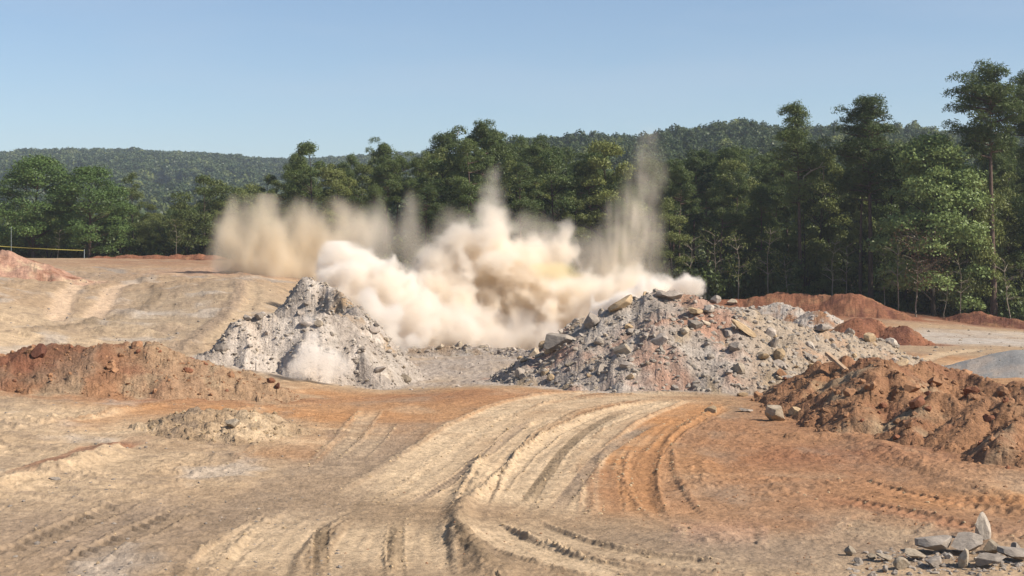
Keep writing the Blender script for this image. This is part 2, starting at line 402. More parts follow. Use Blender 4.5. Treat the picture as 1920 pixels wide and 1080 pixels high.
for pts, H, hw, c, k, dep in [
    ([(240, 528), (165, 530), (130, 545), (115, 575), (110, 600)], 2.3, .55, PEACH, 1, .12),
    ([(280, 530), (215, 535), (205, 560), (190, 585), (170, 600)], 2.3, .55, PEACH, 1, .12),
    ([(180, 500), (230, 512), (300, 520), (420, 525), (540, 528)], 2.7, .6, SLATE, .5, .08),
    ([(420, 522), (460, 545), (440, 580), (400, 610), (330, 660)], 2.0, .4, GREYTAN, .8, -.09),
    ([(470, 530), (475, 560), (450, 600), (390, 650)], 1.9, .4, PALE, .3, .08),
    ([(265, 528), (300, 540), (295, 565), (250, 590), (170, 612), (60, 620)], 1.9, .4, DK, .5, -.10),
    ([(1830, 655), (1760, 665), (1700, 690), (1660, 720)], -.4, .5, PALE, .8, .06),
    ([(1900, 665), (1820, 675), (1770, 700), (1740, 720)], -.4, .5, PALE, .8, .06)]:
    UP.append((poly(pts, H), hw, c, k, dep))

PATCH = [  # px, py, H, rx(m), ry(m), colour, strength
 (1150, 880, 0, 5, 8, ORANGE, .6), (1000, 860, 0, 5, 8, TAN, .6), (1350, 830, 0, 6, 7, ORANGE, .6), (500, 800, 0, 5, 4, ORANGE, .6), (900, 800, 0, 8, 6, ORANGE, .5),
 (960, 1000, 0, 6, 4, TAN, .5), (300, 990, 0, 5, 3.5, GREYTAN, .8), (100, 880, .2, 5, 4, PALE, .6), (500, 905, 0, 3, 3, TAN, .7),
 (120, 790, .5, 5, 3, PALE, .7), (350, 765, .4, 4, 2.0, ORANGE, .8), (620, 790, 0, 4, 5, ORANGE, .75), (800, 745, 0, 7, 4, ORANGE, .8), (860, 740, 0, 5, 2, RED, .45),
 (1150, 760, 0, 6, 6, ORANGE, .85), (1000, 745, 0, 5, 3, BROWN, .5), (1300, 800, 0, 4, 5, BROWN, .85), (1450, 830, 0, 5, 5, BROWN, .8), (1350, 870, 0, 3, 3, ORANGE, .5),
 (1650, 860, 0, 4, 3, RED, .6), (1800, 960, 0, 4, 3, RED, .5), (1850, 930, 0, 4, 2.5, ORANGE, .9), (1900, 900, 0, 2, 2, PALE, .6), (1400, 960, 0, 4, 3, BROWN, .6),
 (1500, 1040, 0, 4, 2, GREYTAN, .7), (1150, 1030, 0, 3, 1.6, GREYTAN, .5), (700, 850, 0, 3, 4, GREYTAN, .7), (1600, 900, 0, 5, 2.5, BROWN, .8),
 (850, 690, -.3, 9, 9, GREY, .95), (1100, 720, -.3, 8, 3, GREY, .9), (1300, 690, -.3, 9, 6, GREYTAN, .8), (600, 700, 0, 4, 4, LGREY, .9),
 (170, 560, 2.2, 9, 14, lin(184, 158, 128), .9), (60, 650, 1.0, 7, 5, PALE, .8), (20, 590, 1.9, 4, 5, PALE, .8), (330, 610, 1.6, 7, 8, YGREY, .9), (400, 560, 2.1, 9, 12, YGREY, .8), (260, 590, 1.7, 2, 3, LGREY, .8), (60, 560, 2.6, 5, 8, TAN, .7), (30, 690, .9, 2.5, 3, ORANGE, .6),
 (300, 498, 3.0, 14, 9, BROWN, .35), (120, 520, 2.8, 5, 10, GREYTAN, .7), (330, 490, 3.4, 14, 12, RED, .5), (450, 510, 2.8, 8, 12, PINK, .6),
 (1400, 600, -1, 9, 16, RED, .9), (1500, 615, -1, 8, 14, ORANGE, .55), (1480, 600, -1, 6, 10, RED, .8), (1700, 590, -.6, 25, 12, RED, .75), (1850, 605, -1.3, 14, 9, DRED, .7),
 (1850, 640, -.9, 7, 7, LGREY, .95), (1750, 630, -.9, 4, 8, LGREY, .8), (1950, 630, -.9, 8, 6, LGREY, .8), (1700, 680, -.4, 6, 6, ORANGE, .9), (1600, 665, -.5, 4, 5, BROWN, .8), (1950, 715, -.2, 5, 3, ORANGE, .7),
]

def edgeY(px):  # where the forest floor begins
    return np.interp(px, [-1500, 0, 400, 560, 800, 1300, 1650, 1920, 3400], [160, 160, 158, 140, 124, 128, 127, 121, 115])

def ground_shape(x, y, fine=True):
    h = base(x, y)
    px = x / y * F + 960
    col = np.repeat(TAN[None], x.size, 0)
    # regional soils
    dxn = 1.2 * fbm(x * .25, y * .25, 3, 301); dyn = 1.2 * fbm(x * .25, y * .25, 3, 302)
    for (ppx, ppy, H, rx, ry, c, k) in PATCH:
        o = bhit(ppx, ppy)
        sc = o[1] / 60.0
        q = ((x + dxn * max(1, sc) - o[0]) / rx) ** 2 + ((y + dyn * max(1, sc * 1.5) - o[1]) / ry) ** 2
        col = mix(col, c, k * (1 - ss(.35, 1.3, np.sqrt(q))))
    col = mix(col, GREYTAN, .55 * ss(.0, .5, fbm(x * .5, y * .3, 4, 310)))
    col = mix(col, PALE, .35 * ss(.05, .5, fbm(x * .33 + 9, y * .22, 4, 311)))
    # relief
    near = 1 - ss(60, 110, y)
    h = h + .06 * fbm(x * .35, y * .35, 4, 320) + near * .035 * fbm(x * 1.7, y * 1.3, 4, 321, .6) + (.10 * fbm(x * .3, y * .3, 4, 325) * ss(50, 100, y))
    rough = ss(-.05, .35, fbm(x * .28 + 3, y * .28, 3, 322))          # trampled, cloddy areas
    right = ss(1230, 1330, px) * (1 - ss(50, 56, y)); lowl = (1 - ss(650, 420, px)) if False else ss(560, 330, px) * (1 - ss(50, 54, y))
    grey = ss(51, 54, y) * (1 - ss(80, 88, y)) * ss(560, 640, px) * (1 - ss(1350, 1500, px))
    cl = np.clip(.25 * rough + .75 * np.maximum(np.maximum(right * .8, lowl * .9) * (.35 + .65 * rough), grey * 1.6), 0, 1.6)
    d, rv = cells(x / .34, y / .30, 330)
    h = h + cl * near * .075 * np.maximum(0, .55 - d) * 2 * (rv > .55) * rv
    d2, rv2 = cells(x / .15, y / .15, 331)
    h = h + cl * (1 - ss(35, 50, y)) * .045 * np.maximum(0, .55 - d2) * 2 * (rv2 > .6)
    wav = fbm(x * .55 + 4, y * 2.6, 4, 333, .6, True)
    h = h + near * (.2 + cl) * .028 * wav
    # scraped terraces and dozer spill on the left
    tz = ss(900, 500, px) if False else (1 - ss(480, 640, px))
    e = fbm(x * .22 + .18 * y, y * .42, 4, 336, .5)
    ter = np.clip((e - .04) * 9, 0, 1) + np.clip((e - .22) * 9, 0, 1)
    far_l = (1 - ss(440, 600, px)) * (1 - ss(105, 130, y))
    h = h + far_l * (.10 + .10 * ss(45, 60, y)) * ter * .55 + far_l * .04 * fbm(x * .9, y * 1.2, 4, 337, .6, True) * (.4 + ss(50, 60, y))
    col = mix(col, GREYTAN, .5 * far_l * ss(.1, .9, ter) * (1 - ss(.9, 1.0, ter)))
    col = mix(col, LGREY, .5 * far_l * ss(.15, .4, fbm(x * .3, y * .25, 4, 338)))
    col = col * (1 + .14 * fbm(x * 1.4, y * 1.0, 5, 340, .65))[:, None]
    # tracks
    k0 = y < 56
    X, Y = x[k0], y[k0]; hh = h[k0]; cc = col[k0]
    for pts, hw in (([(1330, 748), (1180, 752), (1060, 800), (970, 870), (900, 960), (880, 1040), (900, 1120)], 3.0), ([(640, 950), (600, 1000), (590, 1110)], 2.2)):
        ad, sd_, s = along(poly(pts), X, Y, hw * 1.6)
        t = np.where(ad < hw * 1.6, 1 - ss(hw * .75, hw * 1.5, ad + .5 * fbm(X * .6, Y * .6, 3, 347)), 0)
        cc = mix(cc, lin(164, 140, 112), t * .55 * np.clip(.8 + .8 * fbm(X * 1.1, Y * 1.1, 4, 346, .65), .2, 1.2))
    
    for (P_, hw, c, k, dep, ridge, td, tp, gr) in TR:
        if ridge > 0: hw = hw * 1.12
        ad, sd_, s = along(P_, X, Y, hw * 1.7 + .4)
        wob = hw * (1 + .12 * fbm(s * .6, sd_ * 0 + hw * 9, 3, 350) + .05 * fbm(X * 4, Y * 4, 2, 351))
        inside = 1 - ss(.80, 1.02, ad / wob)
        m = ad < hw * 1.7 + .4
        Lt = np.sum(np.hypot(*(P_[1:] - P_[:-1]).T))
        fade = ss(0, 2.0, s) * (1 - ss(Lt - 2.5, Lt, s)); fade = np.where(m, fade, 0); inside = inside * fade
        hs_ = base(X, Y) - .0
        keep = .75 if td == 0 else .3
        hh = np.where(m, hh * (1 - keep * inside) + keep * inside * (hs_ + .06 * fbm(X * .35, Y * .35, 4, 320)), hh) - inside * dep * .5
        if ridge > 0:
            rr = np.exp(-((ad / wob - 1.12) / .13) ** 2) * fade
            hh = hh + rr * ridge * .48 * (.5 + .9 * np.clip(.5 + fbm(X * 2.2, Y * 2.2, 3, 352, .6), 0, 1.4))
            cc = mix(cc, c * 1.05, rr * .4)
        if ridge > 0:
            dq, rq = cells(X / .11, Y / .11, 359); hh = hh + np.exp(-((ad / wob - 1.15) / .30) ** 2) * fade * .028 * np.maximum(0, .55 - dq) * 2 * (rq > .5)
        if gr > 0:
            g = np.cos(sd_ / wob * PI * gr + .6 * fbm(s * .25, sd_ * .5, 2, 353))
            gm = ss(-.25, .35, fbm(s * .35, sd_ * 1.2, 3, 354)); hh = hh + inside * .009 * g * gm + inside * .004 * np.cos(sd_ / .045) * ss(-.1, .3, fbm(s * .3, sd_ * 2 + 5, 3, 348))
            hh = hh + inside * .007 * np.sin(s / .21 * 2 * PI + 4 * np.abs(sd_)) * ss(.05, .4, fbm(s * .3, sd_ * .8 + hw * 31, 3, 349))
            cc = cc * (1 + inside * (.07 * g + .05 * np.cos(sd_ / .05 + 1)))[:, None]
        if td > 0:
            wv = np.sin(s / tp * 2 * PI + 3.5 * np.abs(sd_ / hw) + 1.2 * fbm(X * .8, Y * .8, 2, 355))
            msk = inside * ss(-.5, .1, fbm(X * 1.1, Y * 1.1, 3, 356) + .1)
            hh = hh + msk * td * .55 * wv
        cc = mix(cc, c * (1 + .1 * fbm(X * .9, Y * .9, 3, 357))[:, None] if False else np.asarray(c), np.minimum(1, k * 1.5) * inside * np.clip(.85 + .5 * fbm(X * .8, Y * .8, 3, 358), .2, 1))
    # low scarp on the right foreground and crumbled cut by the road
    for pts, amp, wd in [([(1500, 822), (1600, 822), (1680, 862), (1760, 895), (1830, 925), (1930, 962)], .13, .5), ([(893, 868), (888, 905), (868, 945), (845, 975), (870, 1030), (930, 1085)], .16, .28),
                         ([(820, 815), (760, 850), (700, 900), (560, 900), (420, 900)], .05, .3), ([(0, 922), (60, 898), (160, 870), (220, 845)], .20, .35), ([(1280, 930), (1340, 905), (1330, 870)], .08, .3)]:
        ad, sd_, s = along(poly(pts), X, Y, 2.0)
        m = ad < 1.9
        e = np.where(m, amp * np.exp(-(ad / wd) ** 2) * (.7 + .8 * fbm(X * 1.8, Y * 1.8, 4, 360, .6)) + amp * .55 * (1 / (1 + np.exp(np.clip(-sd_ / .08, -30, 30))) - .5) * np.exp(-(ad / (wd * 2.2)) ** 2), 0)
        hh = hh + e
    h[k0] = hh; col[k0] = cc
    k1 = (y >= 50) & (y < 125)
    X, Y = x[k1], y[k1]; hh = h[k1]; cc = col[k1]
    for (P_, hw, c, k, dep) in UP:
        ad, sd_, s = along(P_, X, Y, hw * 2 + 1)
        wob = hw * (1 + .3 * fbm(X * .8, Y * .8, 3, 370)); ins = np.exp(-(ad / wob) ** 4)
        ins = np.where(ad < hw * 2 + 1, ins, 0)
        hh = hh - ins * dep * (1 if dep > 0 else (.6 + 1.4 * fbm(X * 2, Y * 2, 3, 371))); cc = mix(cc, c, ins * k)
    h[k1] = hh; col[k1] = cc
    # soil spilling from the foot of each mound
    for m in MOUNDS:
        k = (x > m['x0'] - 2) & (x < m['x1'] + 2) & (y > m['y0'] - 2) & (y < m['y1'] + 2)
        if k.any() and m is not mJ:
            d = mraw(m, x[k], y[k]) - h[k]
            cc = col[k]; t = ss(-.75, -.05, d + .25 * fbm(x[k] * 1.2, y[k] * 1.2, 4, 380))
            col[k] = mix(cc, 0, t * 0) * (1 - t[:, None] * .85) + mcolour(m, x[k], y[k]) * t[:, None] * .85
    fl = ss(-4, 3, y - edgeY(px) + 3 * fbm(x * .3, y * .3, 3, 390))
    col = mix(col, LITTER, fl)
    return h, col

def ground_mat(name, bump=.5, sc=1.0, spec=.08, var=.35, rough=.95):
    m = bpy.data.materials.new(name); m.use_nodes = True; t = m.node_tree; N = t.nodes; Lk = t.links
    b = N["Principled BSDF"]; b.inputs["Roughness"].default_value = rough; b.inputs["Specular IOR Level"].default_value = spec
    at = N.new("ShaderNodeAttribute"); at.attribute_name = "soil"
    tc = N.new("ShaderNodeTexCoord")
    n1 = N.new("ShaderNodeTexNoise"); n1.inputs["Scale"].default_value = 3.0 * sc; n1.inputs["Detail"].default_value = 8; n1.inputs["Roughness"].default_value = .72
    n2 = N.new("ShaderNodeTexNoise"); n2.inputs["Scale"].default_value = 16 * sc; n2.inputs["Detail"].default_value = 5; n2.inputs["Roughness"].default_value = .7
    v = N.new("ShaderNodeTexVoronoi"); v.inputs["Scale"].default_value = 9 * sc
    for q in (n1, n2, v): Lk.new(tc.outputs["Object"], q.inputs["Vector"])
    mr = N.new("ShaderNodeMapRange"); mr.inputs["From Min"].default_value = .3; mr.inputs["From Max"].default_value = .7
    mr.inputs["To Min"].default_value = 1 - var; mr.inputs["To Max"].default_value = 1 + var * .8
    Lk.new(n1.outputs[0], mr.inputs["Value"])
    mr2 = N.new("ShaderNodeMapRange"); mr2.inputs["From Min"].default_value = .3; mr2.inputs["From Max"].default_value = .7
    mr2.inputs["To Min"].default_value = 1 - var * .5; mr2.inputs["To Max"].default_value = 1 + var * .45
    Lk.new(n2.outputs[0], mr2.inputs["Value"])
    mu = N.new("ShaderNodeMath"); mu.operation = 'MULTIPLY'; Lk.new(mr.outputs[0], mu.inputs[0]); Lk.new(mr2.outputs[0], mu.inputs[1])
    vm = N.new("ShaderNodeVectorMath"); vm.operation = 'SCALE'; Lk.new(at.outputs["Color"], vm.inputs[0]); Lk.new(mu.outputs[0], vm.inputs["Scale"])
    Lk.new(vm.outputs[0], b.inputs["Base Color"])
    ad = N.new("ShaderNodeMath"); ad.operation = 'MULTIPLY_ADD'; ad.inputs[1].default_value = .5; Lk.new(n2.outputs[0], ad.inputs[0]); Lk.new(n1.outputs[0], ad.inputs[2])
    ad2 = N.new("ShaderNodeMath"); ad2.operation = 'MULTIPLY_ADD'; ad2.inputs[1].default_value = -.35; Lk.new(v.outputs["Distance"], ad2.inputs[0]); Lk.new(ad.outputs[0], ad2.inputs[2])
    bp = N.new("ShaderNodeBump"); bp.inputs["Strength"].default_value = bump; bp.inputs["Distance"].default_value = .12 / sc
    Lk.new(ad2.outputs[0], bp.inputs["Height"]); Lk.new(bp.outputs[0], b.inputs["Normal"])
    return m
M_GROUND = ground_mat("ground_soil", .55, 1.0)
M_MOUND = ground_mat("mound_soil", .9, 1.2, var=.42)
M_SMOOTH = ground_mat("smooth_gravel", .5, 2.5, var=.22)
M_SMOOTH_ = M_SMOOTH

# ground sheet: rows follow the picture's rows near the camera, columns fan out
rowY = np.concatenate([np.geomspace(5, 19.5, 12)[:-1], 5 * F / (np.linspace(19.5 and 5 * F / 19.5, 200, 520)), ])
rowY = np.concatenate([rowY, np.geomspace(66.5, 270, 190), np.geomspace(290, 6000, 26)])
cols = np.concatenate([-np.geomspace(.46, 1.6, 26)[::-1][:-1], np.linspace(-.46, .46, 1180), np.geomspace(.46, 1.6, 26)[1:]])
gx, gy = np.meshgrid(cols, rowY); X = (gx * gy).ravel(); Y = gy.ravel()
H, CO = ground_shape(X, Y)
H = np.where(Y > 300, H - 6 * ss(300, 900, Y), H)
nr, nc = gy.shape
idx = np.arange(nr * nc).reshape(nr, nc)
Q = np.stack([idx[:-1, :-1], idx[:-1, 1:], idx[1:, 1:], idx[1:, :-1]], -1).reshape(-1, 4)
me = mesh_np("ground", np.stack([X, Y, H], 1), Q, smooth=True)
vcol(me, "soil", CO)
g = link("ground", me, mat=M_GROUND); tag(g, kind="structure")

for m in MOUNDS:
    y0, y1 = max(m['y0'], 18), m['y1']
    d = (m['y0'] + m['y1']) / 2
    stepu = (1.15 if d < 70 else 1.0) / F; u0, u1 = (m['x0'] / (y0 if m['x0'] < 0 else y1)), (m['x1'] / (y1 if m['x1'] < 0 else y0))
    u1 = min(u1, .46); u0 = max(u0, -.46)
    us = np.arange(u0, u1, stepu); py0, py1 = 3.2 * F / y0, 3.2 * F / y1
    ny = int(min(420, max(50, (py0 - py1) * 1.15 * (1 if d < 70 else 2.2))))
    vy = 1 / np.linspace(1 / y0, 1 / y1, ny)
    a, b = np.meshgrid(us, vy); X = (a * b).ravel(); Y = b.ravel()
    H = mheight(m, X, Y); B = base(X, Y)
    keep = (H > B - .5)
    
    nr, nc = a.shape; idx = np.arange(nr * nc).reshape(nr, nc)
    Q = np.stack([idx[:-1, :-1], idx[:-1, 1:], idx[1:, 1:], idx[1:, :-1]], -1).reshape(-1, 4)
    Q = Q[keep[Q].all(1)]
    if m['cat'] != "gravel pile":
        lab = np.arange(nr * nc); 
        for _ in range(600):
            mn = lab[Q].min(1); new = lab.copy(); np.minimum.at(new, Q.ravel(), np.repeat(mn, 4)); new = new[new]
            if (new == lab).all(): break
            lab = new
        l_ = lab[Q[:, 0]]; v_, c_ = np.unique(l_, return_counts=True); Q = Q[l_ == v_[np.argmax(c_)]]
    used = np.unique(Q); rem = np.full(nr * nc, -1); rem[used] = np.arange(len(used))
    X, Y, H = X[used], Y[used], H[used]
    CO = mcolour(m, X, Y)
    if m is mB:    # pale caved face on the near side
        pxx = X / Y * F + 960
        t = ss(400, 450, pxx) * (1 - ss(600, 640, pxx)) * (1 - ss(53.6, 54.4, Y)); CO = mix(CO, WHITE * 1.0, t * .8)
    if m is mA:
        pxx = X / Y * F + 960; t = ss(200, 330, pxx + 60 * fbm(X * .6, Y * .6, 3, 406)); CO = mix(CO, TAN * .97, t * .65)
        o = WZ(70, 690, 44); t = 1 - ss(1.0, 3.2, np.hypot((X - o[0]) * .8, Y - o[1])); CO = mix(CO, DRED, t * .6)
    if m is mC:
        pxx = X / Y * F + 960
        t = ss(-.15, .35, fbm(X * .5, Y * .5, 4, 404)) * ss(1120, 1200, pxx) * (1 - ss(1380, 1450, pxx)); CO = mix(CO, PINK * .92, t * .8)
        CO = mix(CO, RED, .5 * t * ss(.1, .4, fbm(X * .9, Y * .9, 3, 405)))
        CO = mix(CO, YGREY, ss(1360, 1450, pxx) * .6)
    me = mesh_np(m['name'], np.stack([X, Y, H], 1), rem[Q], smooth=True)
    vcol(me, "soil", CO)
    o = link(m['name'], me, mat=M_SMOOTH if m is mJ else M_MOUND); tag(o, m['label'], m['cat'])

# ------------------------------------------------------------------ hills
def hill(name, pxs, crest, Zc, tree, near, nearH, seed, extra=1.25):
    us = (np.linspace(-900, 2900, 240) - 960) / F
    zs = np.linspace(near, Zc * extra, 60)
    a, b = np.meshgrid(us, zs); px = a * F + 960
    top = EYE + (HOR - np.interp(px, pxs, crest)) / F * Zc - tree
    t = ss(near, Zc, b); X = a * b
    H = nearH + (top - nearH) * (t * .55 + .45 * np.clip((b - near) / (Zc - near), 0, 1)) - np.maximum(0, b - Zc) * .12
    H = H + 3.5 * fbm(X / 90, b / 90, 4, seed) * t * (1 - .8 * ss(Zc * .8, Zc, b))
    nr, nc = a.shape; idx = np.arange(nr * nc).reshape(nr, nc)
    Q = np.stack([idx[:-1, :-1], idx[:-1, 1:], idx[1:, 1:], idx[1:, :-1]], -1).reshape(-1, 4)
    me = mesh_np(name, np.stack([X.ravel(), b.ravel(), H.ravel()], 1), Q, smooth=True)
    vcol(me, "soil", np.repeat(lin(92, 100, 58, .5)[None], nr * nc, 0))
    o = link(name, me, mat=M_GROUND); tag(o, kind="structure")
    def hf(x, y):
        u = x / y; i = np.clip((u - us[0]) / (us[1] - us[0]), 0, nc - 1.001); j = np.clip((y - zs[0]) / (zs[1] - zs[0]), 0, nr - 1.001)
        ii = i.astype(int); jj = j.astype(int); fi = i - ii; fj = j - jj
        return (H[jj, ii] * (1 - fi) + H[jj, ii + 1] * fi) * (1 - fj) + (H[jj + 1, ii] * (1 - fi) + H[jj + 1, ii + 1] * fi) * fj
    return hf
far_hill = hill("hill", [-900, -200, 0, 60, 200, 330, 430, 480, 560, 650, 760, 900, 1100, 2900], [285, 284, 284, 280, 279, 283, 288, 296, 298, 292, 286, 300, 320, 330], 1300, 21, 420, -5, 501)
near_hill = hill("hill", [-900, 600, 780, 860, 960, 1020, 1100, 1200, 1270, 1330, 1400, 1460, 1600, 1720, 1780, 1900, 2900], [440, 430, 400, 330, 262, 262, 254, 262, 246, 242, 228, 240, 236, 236, 248, 252, 250], 560, 16, 200, -3, 502)

# ------------------------------------------------------------------ foliage
def leaf_mat(name, c0, c1, trans=.25, hue=.0):
    m = bpy.data.materials.new(name); m.use_nodes = True; t = m.node_tree; N = t.nodes; Lk = t.links
    for q in list(N): N.remove(q)
    out = N.new("ShaderNodeOutputMaterial"); d = N.new("ShaderNodeBsdfDiffuse"); tr = N.new("ShaderNodeBsdfTranslucent"); mx = N.new("ShaderNodeMixShader")
    gl = N.new("ShaderNodeBsdfGlossy"); gl.inputs["Roughness"].default_value = .45; gl.inputs["Color"].default_value = (.6, .6, .6, 1); mg = N.new("ShaderNodeMixShader"); mg.inputs[0].default_value = .02
    at = N.new("ShaderNodeAttribute"); at.attribute_name = "tint"; oi = N.new("ShaderNodeObjectInfo")
    ad = N.new("ShaderNodeMath"); ad.operation = 'MULTIPLY_ADD'; ad.inputs[1].default_value = .55
    Lk.new(oi.outputs["Random"], ad.inputs[0]); s = N.new("ShaderNodeMath"); s.operation = 'MULTIPLY'; s.inputs[1].default_value = .55
    Lk.new(at.outputs["Fac"], s.inputs[0]); Lk.new(s.outputs[0], ad.inputs[2])
    r = N.new("ShaderNodeValToRGB"); r.color_ramp.elements[0].color = (*c0, 1); r.color_ramp.elements[1].color = (*c1, 1)
    Lk.new(ad.outputs[0], r.inputs[0])
    for q in (d, tr): Lk.new(r.outputs[0], q.inputs["Color"])
    mx.inputs[0].default_value = trans
    Lk.new(d.outputs[0], mx.inputs[1]); Lk.new(tr.outputs[0], mx.inputs[2]); Lk.new(mx.outputs[0], mg.inputs[1]); Lk.new(gl.outputs[0], mg.inputs[2])
    Lk.new(mg.outputs[0], out.inputs[0])
    return m
def plain(name, c, rough=.9, noise=None, spec=.1):
    m = bpy.data.materials.new(name); m.use_nodes = True; b = m.node_tree.nodes["Principled BSDF"]
    b.inputs["Base Color"].default_value = (*c, 1); b.inputs["Roughness"].default_value = rough; b.inputs["Specular IOR Level"].default_value = spec
    if noise:
        N = m.node_tree.nodes; Lk = m.node_tree.links
        tc = N.new("ShaderNodeTexCoord"); n = N.new("ShaderNodeTexNoise"); n.inputs["Scale"].default_value = noise; n.inputs["Detail"].default_value = 7; n.inputs["Roughness"].default_value = .7
        Lk.new(tc.outputs["Object"], n.inputs["Vector"])
        oi = N.new("ShaderNodeObjectInfo"); mr = N.new("ShaderNodeMapRange"); mr.inputs["From Min"].default_value = .3; mr.inputs["From Max"].default_value = .7; mr.inputs["To Min"].default_value = .62; mr.inputs["To Max"].default_value = 1.25
        Lk.new(n.outputs[0], mr.inputs[0])
        m2 = N.new("ShaderNodeMapRange"); m2.inputs["To Min"].default_value = .78; m2.inputs["To Max"].default_value = 1.22; Lk.new(oi.outputs["Random"], m2.inputs[0])
        mu = N.new("ShaderNodeMath"); mu.operation = 'MULTIPLY'; Lk.new(mr.outputs[0], mu.inputs[0]); Lk.new(m2.outputs[0], mu.inputs[1])
        vm = N.new("ShaderNodeVectorMath"); vm.operation = 'SCALE'; vm.inputs[0].default_value = c; Lk.new(mu.outputs[0], vm.inputs["Scale"]); Lk.new(vm.outputs[0], b.inputs["Base Color"])
        bp = N.new("ShaderNodeBump"); bp.inputs["Strength"].default_value = .6; bp.inputs["Distance"].default_value = .06; Lk.new(n.outputs[0], bp.inputs["Height"]); Lk.new(bp.outputs[0], b.inputs["Normal"])
    return m
L_PINE = leaf_mat("pine_needles", (.040, .062, .020), (.125, .160, .050))
L_DARK = leaf_mat("dark_leaves", (.034, .058, .019), (.115, .150, .045))
L_OLIVE = leaf_mat("olive_leaves", (.066, .090, .028), (.185, .205, .062))
L_LIGHT = leaf_mat("light_green_leaves", (.11, .16, .05), (.28, .34, .12))
L_RUST = leaf_mat("rusty_leaves", (.085, .055, .032), (.15, .09, .055))
L_FAR = leaf_mat("far_leaves", (.030, .052, .020), (.085, .110, .040))
M_BARK = plain("pine_bark", (.105, .072, .058), noise=3)
M_DBARK = plain("dark_bark", (.06, .048, .038), noise=3)
M_PBARK = plain("pale_bark", (.26, .22, .17), noise=3)

def leaf_quads(c, size, out, rng, bias=.55, asp=.55):
    """c: centres (n,3); out: outward vectors; returns verts (4n,3)"""
    n_ = len(c)
    nn = rng.normal(size=(n_, 3)); nn /= np.linalg.norm(nn, axis=1)[:, None] + 1e-9
    o = out / (np.linalg.norm(out, axis=1)[:, None] + 1e-9)
    nn = nn * (1 - bias) + o * bias; nn /= np.linalg.norm(nn, axis=1)[:, None] + 1e-9
    r = rng.normal(size=(n_, 3)); t = np.cross(nn, r); t /= np.linalg.norm(t, axis=1)[:, None] + 1e-9
    b = np.cross(nn, t); s = (size * rng.uniform(.6, 1.35, n_))[:, None]
    v = np.stack([c - t * s * .5, c - b * s * .5 * asp, c + t * s * .5, c + b * s * .5 * asp], 1)
    return v.reshape(-1, 3)

def tube(pts, rad, seg=6):
    pts = [np.array(p, float) for p in pts]; V = []; Q_ = []
    for i, p in enumerate(pts):
        d = pts[min(i + 1, len(pts) - 1)] - pts[max(i - 1, 0)]; d /= np.linalg.norm(d) + 1e-9
        a = np.cross(d, [0, 0, 1.0] if abs(d[2]) < .9 else [1.0, 0, 0]); a /= np.linalg.norm(a) + 1e-9; b = np.cross(d, a)
        for k in range(seg):
            th = 2 * PI * k / seg; V.append(p + rad[i] * (math.cos(th) * a + math.sin(th) * b))
    for i in range(len(pts) - 1):
        for k in range(seg):
            Q_.append((i * seg + k, i * seg + (k + 1) % seg, (i + 1) * seg + (k + 1) % seg, (i + 1) * seg + k))
    return np.array(V), np.array(Q_)
class Acc:
    def __init__(s): s.v = []; s.q = []; s.n = 0
    def add(s, V, Q_): s.v.append(V); s.q.append(np.asarray(Q_) + s.n); s.n += len(V)
    def mesh(s, name, smooth=True): return mesh_np(name, np.concatenate(s.v), np.concatenate(s.q), smooth=smooth)

